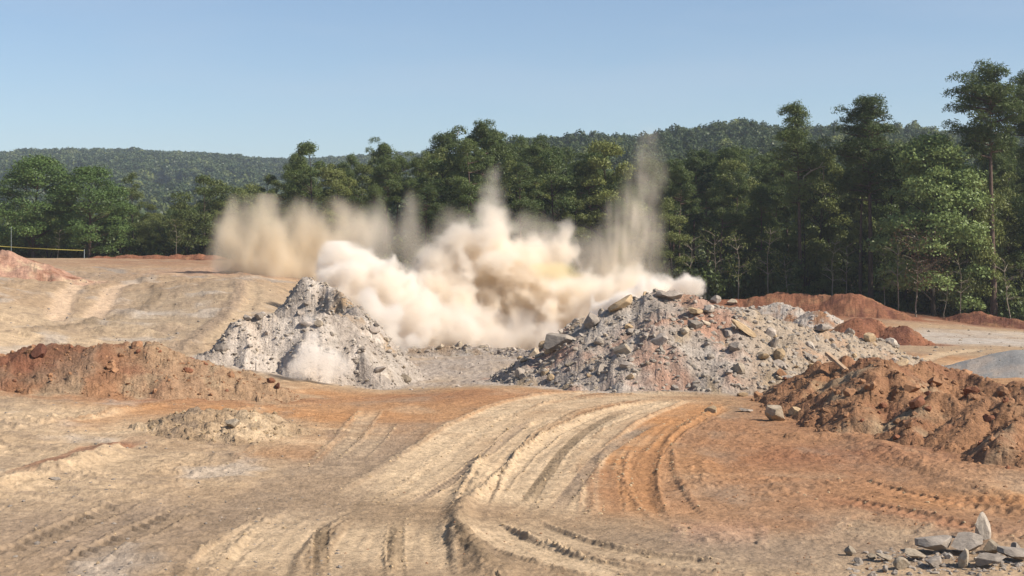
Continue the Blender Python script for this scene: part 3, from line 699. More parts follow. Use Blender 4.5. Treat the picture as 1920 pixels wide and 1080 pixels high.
def tree_meshes(kind, seed, h, rcrown, zbase, nleaf, lsize, dens=1.0):
    """trunk mesh with limbs and a crown of leaf sprays; zbase: share of the height where the crown starts"""
    rng = np.random.default_rng(seed); tr = Acc()
    lean = rng.normal(0, .02, 2) * h
    def axis(z): t = z / h; return np.array([lean[0] * t ** 2 + .15 * math.sin(t * 5 + seed), lean[1] * t ** 2, z])
    n_ = 12; r0 = h * (.0125 if kind == 'pine' else .013)
    tr.add(*tube([axis(-.6 if i == 0 else h * .97 * i / n_) for i in range(n_ + 1)], [r0 * (1.25 if i == 0 else 1) * (1 - .88 * i / n_) for i in range(n_ + 1)], 8))
    cl = []  # clump centre, radius, flatness
    if kind == 'pine':
        nb = int(34 * dens)
        for i in range(nb):
            t = rng.uniform(0, 1) ** .8; z = h * (zbase + (1 - zbase) * t)
            prof = math.sin(min(1, (t * .82 + .16)) * PI) ** .7 * rng.uniform(.55, 1.15)
            if t < .15: prof *= rng.uniform(.4, 1)
            L = rcrown * prof; a = rng.uniform(0, 2 * PI); up = .12 + .28 * t
            p0 = axis(z); p1 = p0 + np.array([math.cos(a) * L * .5, math.sin(a) * L * .5, L * up * .35]); p2 = p0 + np.array([math.cos(a) * L, math.sin(a) * L, L * up * .85])
            tr.add(*tube([p0, p1, p2], [.09 * h / 22, .06 * h / 22, .02], 4))
            m_ = max(2, int(L / 1.0))
            for k in range(m_):
                s_ = (.42 + .62 * (k + rng.uniform(0, .8)) / m_); q = p0 + (p2 - p0) * min(1.05, s_) + rng.normal(0, .28, 3)
                q[2] += rng.normal(0, .35); cl.append((q, rng.uniform(.65, 1.2), .9))
        cl.append((axis(h * .985), .7, 1.1)); cl.append((axis(h * .955) + rng.normal(0, .35, 3), .9, 1)); cl.append((axis(h * .93) + rng.normal(0, .6, 3), 1.0, .9)); cl.append((axis(h * .93) + rng.normal(0, .3, 3), 1.0, .8))
    elif kind == 'bare':
        pass
    else:
        nb = int(46 * dens); 
        for i in range(nb):
            t = rng.uniform(0, 1); z = h * (zbase + (1 - zbase) * t)
            if kind == 'round': prof = math.sqrt(max(0, 1 - (2 * t - .9) ** 2 / 1.25))
            else: prof = math.sin(min(1, .12 + .88 * t) * PI) ** .6 * .9 + .1 * (1 - t)
            a = rng.uniform(0, 2 * PI); L = rcrown * prof * rng.uniform(.35, 1.1) ** .6
            p0 = axis(max(h * zbase * .6, z - L * .6)); p2 = np.array([math.cos(a) * L, math.sin(a) * L, 0]) + axis(z)
            p2[2] = z
            if i % 2 == 0: tr.add(*tube([p0, (p0 + p2) / 2 + [0, 0, .3], p2], [.08 * h / 18, .05 * h / 18, .02], 4))
            cl.append((p2, rng.uniform(.75, 1.45) * rcrown / 3.6, .8))
    cr = np.array([c[0] for c in cl]); rr = np.array([c[1] for c in cl]); fl = np.array([c[2] for c in cl])
    tint = rng.uniform(0, 1, len(cl))
    wgt = rr ** 2; ki = rng.choice(len(cl), nleaf, p=wgt / wgt.sum())
    d = rng.normal(size=(nleaf, 3)); d /= np.linalg.norm(d, axis=1)[:, None]
    d[:, 2] = np.where(d[:, 2] < -.25, -d[:, 2], d[:, 2])
    rad = rng.uniform(.35, 1, nleaf) ** .5 * (1 + .25 * rng.normal(size=nleaf) * .6)
    off = d * (rr[ki] * rad)[:, None]; off[:, 2] *= fl[ki]
    c = cr[ki] + off
    axis_xy = c.copy(); axis_xy[:, 2] = .35 * np.linalg.norm(c[:, :2], axis=1) + .5
    out = d + .35 * axis_xy / (np.linalg.norm(axis_xy, axis=1)[:, None])
    V = leaf_quads(c, lsize, out, rng, bias=.5, asp=.22 if kind == 'pine' else .6)
    Qc = np.arange(4 * nleaf).reshape(-1, 4)
    crown = mesh_np("crown", V, Qc)
    vfloat(crown, "tint", np.repeat(np.clip(tint[ki] * .7 + .3 * rng.uniform(0, 1, nleaf), 0, 1), 4))
    return tr.mesh("trunk"), crown

def place_tree(name, pair, mats, loc, sc=(1, 1, 1), rz=0.0, label=None, cat="tree", group=None):
    r = bpy.data.objects.new(name, None); COL.objects.link(r); r.location = loc; r.scale = sc; r.rotation_euler = (0, 0, rz); r.empty_display_size = .5
    t = link("trunk", pair[0], r); c = link("crown", pair[1], r)
    for o, m in ((t, mats[0]), (c, mats[1])):
        if len(o.data.materials) == 0: o.data.materials.append(m)
        o.material_slots[0].link = 'OBJECT'; o.material_slots[0].material = m
    tag(r, label, cat, group)
    return r

PINES = [tree_meshes('pine', 100 + i, 22, 3.9, zb, 17000, .40) for i, zb in enumerate((.45, .35, .55, .25))]
LOWPINES = [tree_meshes('pine', 120 + i, 18, 3.9, .10, 19000, .40, 1.5) for i in range(3)]
BROAD = [tree_meshes('oval', 140 + i, 18, 4.0, .12, 19000, .27) for i in range(4)]
ROUND = [tree_meshes('round', 160 + i, 13, 4.8, .10, 19000, .27) for i in range(2)]
SCRAG = [tree_meshes('oval', 180 + i, 20, 3.4, .30, 6500, .29, .8) for i in range(3)]
rg = random.Random(5)
def gh(px, Z): return float(base(np.array([(px - 960) / F * Z]), np.array([float(Z)]))[0])
def spot(px, Z): return ((px - 960) / F * Z, Z, gh(px, Z) - .1)
def hfor(px, Z, top): return EYE - (top - HOR) / F * Z - gh(px, Z)
def tree_at(px, Z, top, pool, h0, mats, name, label, group=None, wide=1.0, cat="tree"):
    hh = hfor(px, Z, top) / h0; s = max(.35, hh)
    ws = min(s, 1.25) * wide
    return place_tree(name, pool[rg.randrange(len(pool))] if isinstance(pool, list) else pool, mats, spot(px, Z), (ws, ws, s), rg.uniform(0, 6.28), label, cat, group)

LEFTT = [tree_meshes('oval', 231 + i, 17, 5.2, .08, 34000, .29, 2.4) for i in range(2)]
L_GREEN = leaf_mat('fresh_green_needles', (.045, .085, .026), (.13, .19, .055))
# --- named trees
TP = [tree_meshes('pine', 201, 24, 3.0, .50, 17000, .38, 1.8), tree_meshes('pine', 202, 25, 3.6, .46, 24000, .38, 2.2), tree_meshes('pine', 203, 28, 4.0, .64, 21000, .40, 1.8), tree_meshes('pine', 204, 26, 3.4, .68, 14000, .42, 1.0)]
pm = (M_BARK, L_PINE)
tree_at(1502, 129, 187, TP[0], 25.2, pm, "pine_tree", "tall slim pine with a pale dead side branch, leftmost of the four rising pines", wide=1.0)
tree_at(1632, 127, 172, TP[1], 26.2, pm, "pine_tree", "tall pine with a feathery fan-shaped top above a doubled trunk", wide=1.15)
tree_at(1862, 121, 107, TP[2], 29.6, pm, "pine_tree", "tallest pine with a bare trunk and layered dark crown near the right edge", wide=1.2)
tree_at(1925, 124, 122, TP[3], 27.4, pm, "pine_tree", "tall brownish pine cut by the right edge beside the tallest pine")
tree_at(1612, 128.5, 235, PINES[2], 22, pm, "pine_tree", "slim pine whose trunk stands close against the fan-topped pine", wide=.8)
big = tree_meshes('oval', 211, 17, 4.6, .06, 30000, .29, 1.6)
tree_at(1752, 121, 268, big, 17, (M_DBARK, L_LIGHT), "broadleaf_tree", "bright green broadleaf tree with a pointed crown between the two tall pines", wide=1.15)
tree_at(1815, 123, 345, ROUND, 13, (M_DBARK, L_OLIVE), "broadleaf_tree", "lower olive green tree tucked left of the tallest pine's trunk", wide=.7)
tree_at(62, 157, 302, LEFTT[0], 17, (M_BARK, L_GREEN), "pine_tree", "bushy green pine with a pointed top near the left edge, above the yellow tape", wide=1.45)
tree_at(168, 156.5, 320, LEFTT[1], 17, (M_BARK, L_GREEN), "pine_tree", "broad green pine right of the pointed pine in the left row", wide=1.5)
tree_at(250, 166, 330, BROAD[0], 18, (M_DBARK, L_OLIVE), "broadleaf_tree", "thin brownish broadleaf tree standing right of the two bushy left pines", wide=.8)
tree_at(385, 158, 338, ROUND[0], 13, (M_DBARK, L_OLIVE), "broadleaf_tree", "wide rounded olive tree just left of the brown dust plume", wide=1.15)
tree_at(585, 140, 276, BROAD[1], 18, (M_DBARK, L_DARK), "broadleaf_tree", "dark tufted tree standing up behind the brown dust plume", wide=1.0)
tree_at(635, 138, 300, BROAD[2], 18, (M_DBARK, L_OLIVE), "broadleaf_tree", "olive green tree right of the dark tufted tree behind the dust", wide=.9)
tree_at(858, 150, 240, SCRAG[0], 20, (M_PBARK, L_FAR), "broadleaf_tree", "sparse see-through tree crown on the skyline left of the centre dust spire", wide=.9)
tree_at(905, 140, 240, PINES[1], 22, pm, "pine_tree", "dark pine on the skyline directly above the centre dust spire")
tree_at(1140, 132, 275, BROAD[3], 18, (M_DBARK, L_OLIVE), "broadleaf_tree", "leafy mid green tree just left of the tall right dust column", wide=1.1)

# --- the forest rows
def sky_top(px):
    return np.interp(px, [-700, 0, 60, 120, 240, 330, 400, 460, 510, 545, 640, 705, 770, 850, 950, 1010, 1060, 1140, 1200, 1260, 1330, 1450, 1520, 1600, 1700, 1770, 1850, 1920, 2600],
                     [360, 372, 372, 372, 366, 388, 370, 366, 322, 300, 300, 280, 298, 262, 252, 268, 268, 288, 312, 300, 292, 300, 285, 272, 264, 285, 278, 270, 250])
L1 = {"l": ("mixed green tree in the dense low row behind the left plateau", "trees behind the left plateau"),
      "m": ("dark green tree in the forest wall directly behind the dust plumes", "trees behind the dust"),
      "r": ("dark green tree in the shaded forest wall behind the red berms on the right", "trees of the right forest wall")}
MARKS = [(-999, "beyond the left edge pines"), (0, "by the far left pointed pine"), (140, "by the pine above the tape's end"), (290, "over the low red berm on the left"), (400, "behind the left edge of the brown plume"),
 (520, "behind the brown dust plume"), (700, "between brown plume and central spire"), (850, "behind the central dust spire"), (1000, "between central spire and right dust column"), (1120, "behind the tall right dust column"),
 (1250, "behind the bright right puff"), (1400, "left of the slim dead-branched pine"), (1520, "between slim and fan-topped pines"), (1660, "around the bright green tree"), (1800, "around the tallest pine"), (1930, "beyond the right edge of the view")]
def where(px):
    t = MARKS[0][1]
    for a, b in MARKS:
        if px >= a: t = b
    return t
def forest(px, Z, top):
    if px < 330: top += 18
    k = "l" if px < 520 else ("m" if px < 1240 else "r")
    lab, grp = L1[k]; r = rg.random()
    if k == "l": pool, h0, nm, mt = (ROUND, 13, "broadleaf_tree", (M_DBARK, rg.choice([L_DARK, L_OLIVE]))) if r < .45 else ((BROAD, 18, "broadleaf_tree", (M_DBARK, L_OLIVE)) if r < .7 else (LOWPINES, 18, "pine_tree", (M_BARK, L_PINE)))
    elif r < .42: pool, h0, nm, mt = PINES, 22, "pine_tree", (M_BARK, L_PINE)
    elif r < .60: pool, h0, nm, mt = LOWPINES, 18, "pine_tree", (M_BARK, L_PINE)
    elif r < .9: pool, h0, nm, mt = BROAD, 18, "broadleaf_tree", (M_DBARK, rg.choice([L_DARK, L_DARK, L_OLIVE]))
    else: pool, h0, nm, mt = SCRAG, 20, "broadleaf_tree", (M_DBARK, L_OLIVE)
    dep = Z - float(edgeY(px)); rowt = "front row" if dep < 5 else ("second row" if dep < 10 else ("middle rows" if dep < 22 else "rear rows"))
    shade = "olive green" if mt[1] is L_OLIVE else "dark green"
    lab = shade + (" pine" if nm == "pine_tree" else " broadleaf tree") + " in the " + rowt + " " + where(px)
    tree_at(px, Z, top, pool, h0, mt, nm, lab, lab, wide=rg.uniform(.85, 1.12))
nrow = 0
for row, (off, drop) in enumerate([(2.5, 75), (7, 35), (12, 12), (18, 0), (25, 5), (34, 10)]):
    px = -330 + row * 17
    while px < 2290:
        e = float(edgeY(px)); Z = e + off + rg.uniform(-1.6, 1.6)
        d = drop
        if 1440 < px < 1900 and row == 0: d = drop + 40
        top = float(sky_top(px)) + d * rg.uniform(.4, 1.3) + rg.uniform(-12, 22)
        forest(px, Z, min(top, 395)); nrow += 1
        px += (4.3 if row < 2 else 5.2) * F / Z * rg.uniform(.75, 1.3)

# --- understory shrubs and thin saplings along the edge
def shrub_mesh(seed, h, r, nl, ls):
    rng = np.random.default_rng(seed); cc = []
    for i in range(14):
        a = rng.uniform(0, 6.28); q = rng.uniform(0, 1) ** .5 * r * .75; cc.append((math.cos(a) * q, math.sin(a) * q, rng.uniform(.12, .85) * h * (1 - .35 * q / r)))
    cc = np.array(cc); k = rng.integers(0, 14, nl); d = rng.normal(size=(nl, 3)); d /= np.linalg.norm(d, axis=1)[:, None]
    c = cc[k] + d * (rng.uniform(.3, 1, nl) * .33 * r)[:, None]; c[:, 2] = np.abs(c[:, 2])
    me = mesh_np("foliage", leaf_quads(c, ls, d + [0, 0, .4], rng, .5), np.arange(4 * nl).reshape(-1, 4))
    vfloat(me, "tint", np.repeat(rng.uniform(0, 1, 14)[k] * .6 + rng.uniform(0, .4, nl), 4))
    st = Acc()
    for i in range(5):
        a = rng.uniform(0, 6.28); st.add(*tube([(0, 0, -.2), (math.cos(a) * r * .3, math.sin(a) * r * .3, h * .5), (math.cos(a) * r * .6, math.sin(a) * r * .6, h * .8)], [.05, .03, .01], 4))
    return st.mesh("stem"), me
SH = [shrub_mesh(300 + i, 2.6, 1.7, 1500, .26) for i in range(4)]
def shrub_at(px, Z, s, mt, label, group, nm="shrub"):
    r = bpy.data.objects.new(nm, None); COL.objects.link(r); r.location = spot(px, Z); r.scale = (s, s, s * rg.uniform(.8, 1.3)); r.rotation_euler = (0, 0, rg.uniform(0, 6.28))
    st, fo = SH[rg.randrange(4)]
    a = link("stem", st, r); b = link("foliage", fo, r)
    for o, m_ in ((a, M_DBARK), (b, mt)):
        if len(o.data.materials) == 0: o.data.materials.append(m_)
        o.material_slots[0].link = 'OBJECT'; o.material_slots[0].material = m_
    tag(r, label, "shrub", group)
px = -150.0
while px < 2100:
    Z = float(edgeY(px)) + rg.uniform(-1.5, 3)
    k = px < 520
    shrub_at(px, Z, rg.uniform(.7, 1.7), rg.choice([L_DARK, L_DARK, L_OLIVE, L_PINE]),
             "shrub at the trees' feet, " + where(px), "front shrubs " + where(px))
    px += rg.uniform(18, 46)
px = -150.0
while px < 2100:
    shrub_at(px, float(edgeY(px)) + rg.uniform(6, 12), rg.uniform(1.3, 2.2), rg.choice([L_DARK, L_DARK, L_PINE]),
             "taller shrub among the trunks, " + where(px), "taller shrubs " + where(px))
    px += rg.uniform(35, 60)
# saplings
def sapling(seed, h, nb, crown_n, ls, spread=1.0):
    rng = np.random.default_rng(seed); tr = Acc(); tips = []
    pts = [(0, 0, -.3)]; x = y = 0
    for i in range(1, 8): x += rng.normal(0, .10) * h / 7; y += rng.normal(0, .08) * h / 7; pts.append((x, y, h * i / 7))
    tr.add(*tube(pts, [.075 * (1 - i / 9) * h / 8 for i in range(8)], 6))
    for i in range(nb):
        k = rng.integers(3, 8); p = np.array(pts[k]); a = rng.uniform(0, 6.28); L = rng.uniform(.5, 1.3) * spread * h / 6
        q = p + [math.cos(a) * L, math.sin(a) * L, L * rng.uniform(.1, .8)]; q2 = q + rng.normal(0, .25, 3) * L
        tr.add(*tube([p, (p + q) / 2 + [0, 0, .1], q], [.03, .02, .01], 4)); tr.add(*tube([(p + q) / 2, q2], [.016, .007], 3)); tips += [q, q2]
    tips = np.array(tips); k = rng.integers(0, len(tips), crown_n)
    c = tips[k] + rng.normal(0, .32 * spread, (crown_n, 3))
    me = mesh_np("crown", leaf_quads(c, ls, rng.normal(size=(crown_n, 3)), rng, .2), np.arange(4 * crown_n).reshape(-1, 4)); vfloat(me, "tint", rng.uniform(0, 1, 4 * crown_n))
    return tr.mesh("trunk"), me
S1 = sapling(401, 6.5, 34, 1500, .17, 1.5); S2 = sapling(402, 6, 14, 250, .2, 1.0); S3 = sapling(403, 7, 18, 420, .2, .9)
place_tree("bare_tree", S1, (M_PBARK, L_RUST), spot(1718, 117.5), (1, 1, 1), .4, "leaning sapling with a pinkish brown twiggy crown before the bright green tree", "tree")
place_tree("sapling", S2, (M_PBARK, L_OLIVE), spot(1683, 118), (1, 1, 1), 1.4, "thin pale sapling just left of the pinkish brown one", "tree")
for i, (px, z, s) in enumerate([(1560, 124, .8), (1585, 124.5, .9), (1385, 126, .8), (1345, 127, 1.0), (1440, 126, .9), (1290, 127, .9), (1800, 119, .8), (1895, 117, .9), (1940, 116, .8), (108, 153, .5), (330, 154, .6), (1480, 125, .7), (1660, 121, .7), (1770, 118.5, .6)]):
    place_tree("sapling", (S3, S2)[i % 2], (M_PBARK, L_OLIVE), spot(px, z), (s, s, s), i * 1.7,
               "thin pale-stemmed sapling " + ("with more twigs " if i % 2 == 0 else "with few twigs ") + where(px), "tree", "saplings along the forest edge")
# pale dead branch on the first tall pine
br = Acc(); o = WZ(1504, 345, 128.4)
pp = [np.array([0, 0, 0]), np.array([.15, -.1, .7]), np.array([.8, -.2, 1.2]), np.array([1.5, -.1, 1.5]), np.array([1.9, 0, 2.0])]
br.add(*tube(pp, [.10, .09, .07, .05, .02], 5)); br.add(*tube([pp[2], pp[2] + [-.7, 0, .8], pp[2] + [-1.1, 0, 1.5]], [.05, .03, .015], 4)); br.add(*tube([pp[3], pp[3] + [.6, 0, .1]], [.04, .015], 4))
tp = [q for q in bpy.data.objects if q.name == "pine_tree"][0]
b_ = link("dead_branch", br.mesh("dead_branch"), tp, M_PBARK)
bpy.context.view_layer.update()
b_.matrix_parent_inverse = tp.matrix_world.inverted(); b_.location = o; b_["label"] = "pale dead branch on the pine's bare trunk"

# --- far woods as masses
def far_crown(seed, n_, ls):
    rng = np.random.default_rng(seed); cc = rng.normal(size=(26, 3)); cc /= np.linalg.norm(cc, axis=1)[:, None]; cc *= rng.uniform(.5, 1, 26)[:, None] * [4.0, 4.0, 4.2]; cc[:, 2] += 8
    k = rng.integers(0, 26, n_); d = rng.normal(size=(n_, 3)); d /= np.linalg.norm(d, axis=1)[:, None]; c = cc[k] + d * rng.uniform(.6, 1.5, n_)[:, None]
    V = leaf_quads(c, ls, d + [0, 0, .5], rng, .55, .8)
    return V, np.repeat(rng.uniform(0, 1, 26)[k], 4)
def far_wood(name, label, hf, n_, seed, z0, z1, pxr, src_seed, mat, smin, smax, hole=None, nl=1300, ls=.95):
    V, tn = far_crown(src_seed, nl, ls)
    src = mesh_np("far_crown", V, np.arange(len(V)).reshape(-1, 4)); vfloat(src, "tint", tn); src.materials.append(mat)
    rng = np.random.default_rng(seed)
    z = np.sqrt(rng.uniform(z0 ** 2, z1 ** 2, n_)); px = rng.uniform(pxr[0], pxr[1], n_); x = (px - 960) / F * z
    if hole is not None:
        k = ~hole(px, z); z, px, x = z[k], px[k], x[k]
    h = hf(x, z)
    # carrier tree stands in the wood itself; the others are copies of it
    first = np.array([x[0], z[0], h[0]])
    me_ = mesh_np(name, np.stack([x, z, h], 1) - first)
    vfloat(me_, "size", rng.uniform(smin, smax, len(x))); vfloat(me_, "turn", rng.uniform(0, 6.28, len(x)))
    o = link(name, me_); o.location = first; me_.materials.append(mat)
    holder = bpy.data.objects.new("far_tree", src)
    ng = bpy.data.node_groups.new(name, 'GeometryNodeTree'); ng.interface.new_socket("Geometry", in_out='INPUT', socket_type='NodeSocketGeometry'); ng.interface.new_socket("Geometry", in_out='OUTPUT', socket_type='NodeSocketGeometry')
    N = ng.nodes; Lk = ng.links; gi = N.new("NodeGroupInput"); go = N.new("NodeGroupOutput")
    oi = N.new("GeometryNodeObjectInfo"); oi.inputs["Object"].default_value = holder; oi.inputs["As Instance"].default_value = True
    ip = N.new("GeometryNodeInstanceOnPoints"); Lk.new(gi.outputs[0], ip.inputs["Points"]); Lk.new(oi.outputs["Geometry"], ip.inputs["Instance"])
    a = N.new("GeometryNodeInputNamedAttribute"); a.data_type = 'FLOAT'; a.inputs["Name"].default_value = "size"
    t = N.new("GeometryNodeInputNamedAttribute"); t.data_type = 'FLOAT'; t.inputs["Name"].default_value = "turn"
    cx = N.new("ShaderNodeCombineXYZ"); Lk.new(t.outputs["Attribute"], cx.inputs["Z"])
    Lk.new(cx.outputs[0], ip.inputs["Rotation"]); Lk.new(a.outputs["Attribute"], ip.inputs["Scale"])
    Lk.new(ip.outputs[0], go.inputs[0])
    md = o.modifiers.new("copies", 'NODES'); md.node_group = ng
    tag(o, label, "forest", None, "stuff")
    return o
field = lambda px, z: (((px - 310) / 45) ** 2 + ((z - 800) / 90) ** 2 < 1)
for i, (s_, mt) in enumerate([(601, L_FAR), (602, L_FAR), (603, L_OLIVE)]):
    far_wood("forest", "far blue-green wooded ridge across the left horizon", far_hill, 2800 if i < 2 else 1300, 700 + i, 430, 1400, (-200, 1150), s_, mt, .9, 1.75, field)
    far_wood("forest", "hazy wooded hill rising behind the right forest wall", near_hill, 1500 if i < 2 else 500, 720 + i, 225, 620, (620, 2300), s_ + 10, mt, .6, 1.35, None, 3500, .55)

# ------------------------------------------------------------------ rocks and clods
def rock_mat(name, c): return plain(name, tuple(c), .9, 2.2, .15)
R_GREY = rock_mat("grey_stone", GREY); R_PALE = rock_mat("pale_stone", STONE); R_TAN = rock_mat("tan_stone", lin(205, 178, 142)); R_RED = rock_mat("red_clod", RED); R_BROWN = rock_mat("brown_clod", BROWN); R_SLATE = rock_mat("slate_stone", lin(176, 164, 151)); R_DUST = rock_mat("dusty_stone", lin(200, 187, 171)); R_WHITE = rock_mat("white_stone", lin(222, 212, 198)); R_DRED = rock_mat("dark_red_clod", DRED)
def rock_mesh(seed, sub=2, planes=9, sq=(1, 1, 1), soft=.05, name="rock"):
    rng = np.random.default_rng(seed); bm = bmesh.new(); bmesh.ops.create_icosphere(bm, subdivisions=sub, radius=1)
    P_ = np.array([v.co[:] for v in bm.verts])
    for i in range(planes):
        nrm = rng.normal(size=3); nrm /= np.linalg.norm(nrm); d = rng.uniform(.45, .8)
        s_ = P_ @ nrm - d; P_ = P_ - np.where(s_ > 0, s_ * .995, 0)[:, None] * nrm
    P_ = P_ * (1 + soft * rng.normal(size=(len(P_), 1))) * np.array(sq)
    for v, p in zip(bm.verts, P_): v.co = p
    me_ = bpy.data.meshes.new(name); bm.to_mesh(me_); bm.free()
    return me_
ROCKS = [rock_mesh(800 + i, 2, 9, (1, rg.uniform(.6, 1), rg.uniform(.45, .85)), .03) for i in range(10)]
SMALL = [rock_mesh(830 + i, 1, 6, (1, rg.uniform(.6, 1), rg.uniform(.5, .9)), .08) for i in range(8)]
CLODS = [rock_mesh(860 + i, 2, 3, (1, rg.uniform(.7, 1), rg.uniform(.6, .9)), .12) for i in range(6)]
def put(name, me_, mat, x, y, s, label, cat, group=None, sink=.25, rot=None, sc=None, z=None):
    o = link(name, me_)
    if len(me_.materials) == 0: me_.materials.append(mat)
    o.material_slots[0].link = 'OBJECT'; o.material_slots[0].material = mat
    zz = float(total(x, y)[0]) if z is None else z
    o.scale = sc if sc is not None else (s, s, s); o.location = (x, y, zz + s * (.5 - sink) * .7)
    o.rotation_euler = rot if rot is not None else (rg.uniform(-.5, .5), rg.uniform(-.5, .5), rg.uniform(0, 6.28))
    tag(o, label, cat, group); return o
def hit(px, py):
    """march the view ray of a photograph pixel to the ground or mound it meets"""
    zs = np.concatenate([np.arange(20, 70, .08), np.arange(70, 150, .3)])
    x = (px - 960) / F * zs; ray = EYE - (py - HOR) / F * zs; d = total(x, zs) - ray
    k = np.argmax(d > 0)
    return x[k], zs[k], ray[k]
def rock_at(px, py, wpx, me_, mat, label, name="boulder", cat="boulder", rot=None, sq=None, sink=.2, group=None):
    x, y, z = hit(px, py); s = wpx / 2 / F * y
    sc = (s * sq[0], s * sq[1], s * sq[2]) if sq else (s, s, s)
    return put(name, me_, mat, x, y, s, label, cat, group, sink, rot, sc)

BIG = [rock_mesh(900 + i, 4, 15, (1, 1, 1), .004, "boulder") for i in range(12)]
rock_at(1160, 582, 74, BIG[0], R_TAN, "long slanting brown slab on the peak of the rubble mound", "rock_slab", rot=(0, -.55, .15), sq=(1.0, .6, .34))
rock_at(1110, 610, 48, BIG[1], R_SLATE, "rounded grey boulder under the slanting slab's lower end", rot=(.2, .1, .4), sq=(1, .8, .7))
rock_at(1052, 652, 78, BIG[2], R_DUST, "big smooth grey boulder at the left foot of the rubble mound", rot=(-.25, .2, .3), sq=(1, .8, .62))
rock_at(1002, 668, 44, BIG[3], R_PALE, "pale upright boulder left of the big smooth grey one", rot=(.1, .1, 1), sq=(.8, .7, .9))
rock_at(948, 652, 22, BIG[4], R_SLATE, "small dark boulder alone on the pit lip below the dust", rot=(0, 0, .4), sq=(1, .8, .7))
rock_at(1262, 562, 52, BIG[5], R_GREY, "craggy grey boulder on the top of the rubble mound", rot=(0, .1, .2), sq=(1, .7, .45))
rock_at(1305, 590, 42, BIG[6], R_TAN, "pink-tan flat boulder high on the rubble mound's face", rot=(.3, .0, .2), sq=(1, .8, .4))
rock_at(1302, 615, 40, BIG[7], R_SLATE, "blue-grey boulder under the pink-tan flat one", rot=(.1, .1, .8), sq=(1, .8, .7))
rock_at(1342, 568, 26, BIG[8], R_SLATE, "round grey boulder on the mound's right shoulder", rot=(0, 0, 2), sq=(1, .9, .8))
rock_at(1372, 572, 24, BIG[9], R_PALE, "pale boulder next to the round grey one on the right shoulder", rot=(0, 0, 1), sq=(1, .9, .6))
rock_at(1398, 628, 70, BIG[10], R_TAN, "long yellowish slab sliding down the mound's right face", "rock_slab", rot=(.25, .62, .2), sq=(1, .35, .2))
rock_at(1452, 790, 64, BIG[11], R_PALE, "pale leaning boulder on the orange ground before the dirt ridge", rot=(.1, .65, .3), sq=(1, .62, .62), sink=-.25)
rock_at(1490, 776, 34, BIG[1], R_TAN, "tan boulder half hidden right behind the pale leaning boulder", rot=(.1, -.3, .9), sq=(1, .8, .6))
rock_at(1332, 772, 34, BIG[3], R_TAN, "tan split boulder at the right edge of the haul road", rot=(0, .2, 2.2), sq=(1, .8, .7))
rock_at(1400, 774, 40, BIG[6], R_SLATE, "flat bluish slab lying between the split and the leaning boulders", "rock_slab", rot=(0, .05, .3), sq=(1, .8, .22))
rock_at(1392, 744, 38, BIG[8], R_TAN, "low tan slab at the foot of the grey rubble mound", "rock_slab", rot=(0, .08, .1), sq=(1, .7, .28))
rock_at(1465, 706, 30, BIG[4], R_BROWN, "dark hollow-looking brown clod on the left end of the dirt ridge", "dirt_clod", "clod", rot=(0, .1, .5), sq=(1, .8, .8))
rock_at(1710, 735, 44, BIG[2], R_BROWN, "left large rounded clod below the reddish peak of the dirt ridge", "dirt_clod", "clod", rot=(0, .1, .5), sq=(1, .7, .6))
rock_at(1752, 722, 42, BIG[9], R_BROWN, "middle large rounded clod below the reddish peak of the dirt ridge", "dirt_clod", "clod", rot=(.2, .1, 1.5), sq=(1, .7, .55))
rock_at(1722, 762, 46, BIG[0], R_RED, "smooth reddish clod leaning over a shaded hollow in the dirt ridge", "dirt_clod", "clod", rot=(.3, -.4, .5), sq=(1, .7, .8))
rock_at(1705, 802, 26, BIG[7], R_BROWN, "dark pointed clod at the near foot of the dirt ridge", "dirt_clod", "clod", rot=(0, -.9, .5), sq=(1, .7, .7), sink=0)
rock_at(1888, 884, 18, BIG[8], R_RED, "lone reddish clod on the bare orange ground at the right", "dirt_clod", "clod", rot=(0, 0, .5), sq=(1, .8, .8), sink=0)
rock_at(72, 668, 42, BIG[5], R_DRED, "dark red clod block on the left end of the reddish mound", "dirt_clod", "clod", rot=(.3, .2, .3), sq=(.8, .8, 1.0))
rock_at(463, 600, 22, BIG[7], R_SLATE, "dark boulder on the crest of the grey berm, leftmost of two", rot=(.1, .2, .3), sq=(1, .9, .8))
rock_at(488, 597, 26, BIG[6], R_SLATE, "dark boulder on the crest of the grey berm, right one of two", rot=(.1, -.3, 1.3), sq=(1, .9, .7))
rock_at(520, 728, 18, BIG[8], R_DRED, "small dark red clod at the right tip of the reddish mound", "dirt_clod", "clod", rot=(.1, -.3, 1.3), sq=(1, .9, .9))
rock_at(436, 800, 34, BIG[9], R_PALE, "rounded pale clod on the right side of the low grey heap", "dirt_clod", "clod", rot=(.1, .2, .3), sq=(1, .7, .7))
rock_at(104, 900, 32, BIG[3], R_SLATE, "flat dark stone lying alone on the pale left foreground", "rock", "rock", rot=(0, 0, .2), sq=(1, .6, .3))
rock_at(205, 1050, 20, BIG[5], R_SLATE, "small dark stone near the bottom edge at the left", "rock", "rock", rot=(0, 0, .2), sq=(.9, .7, .8))
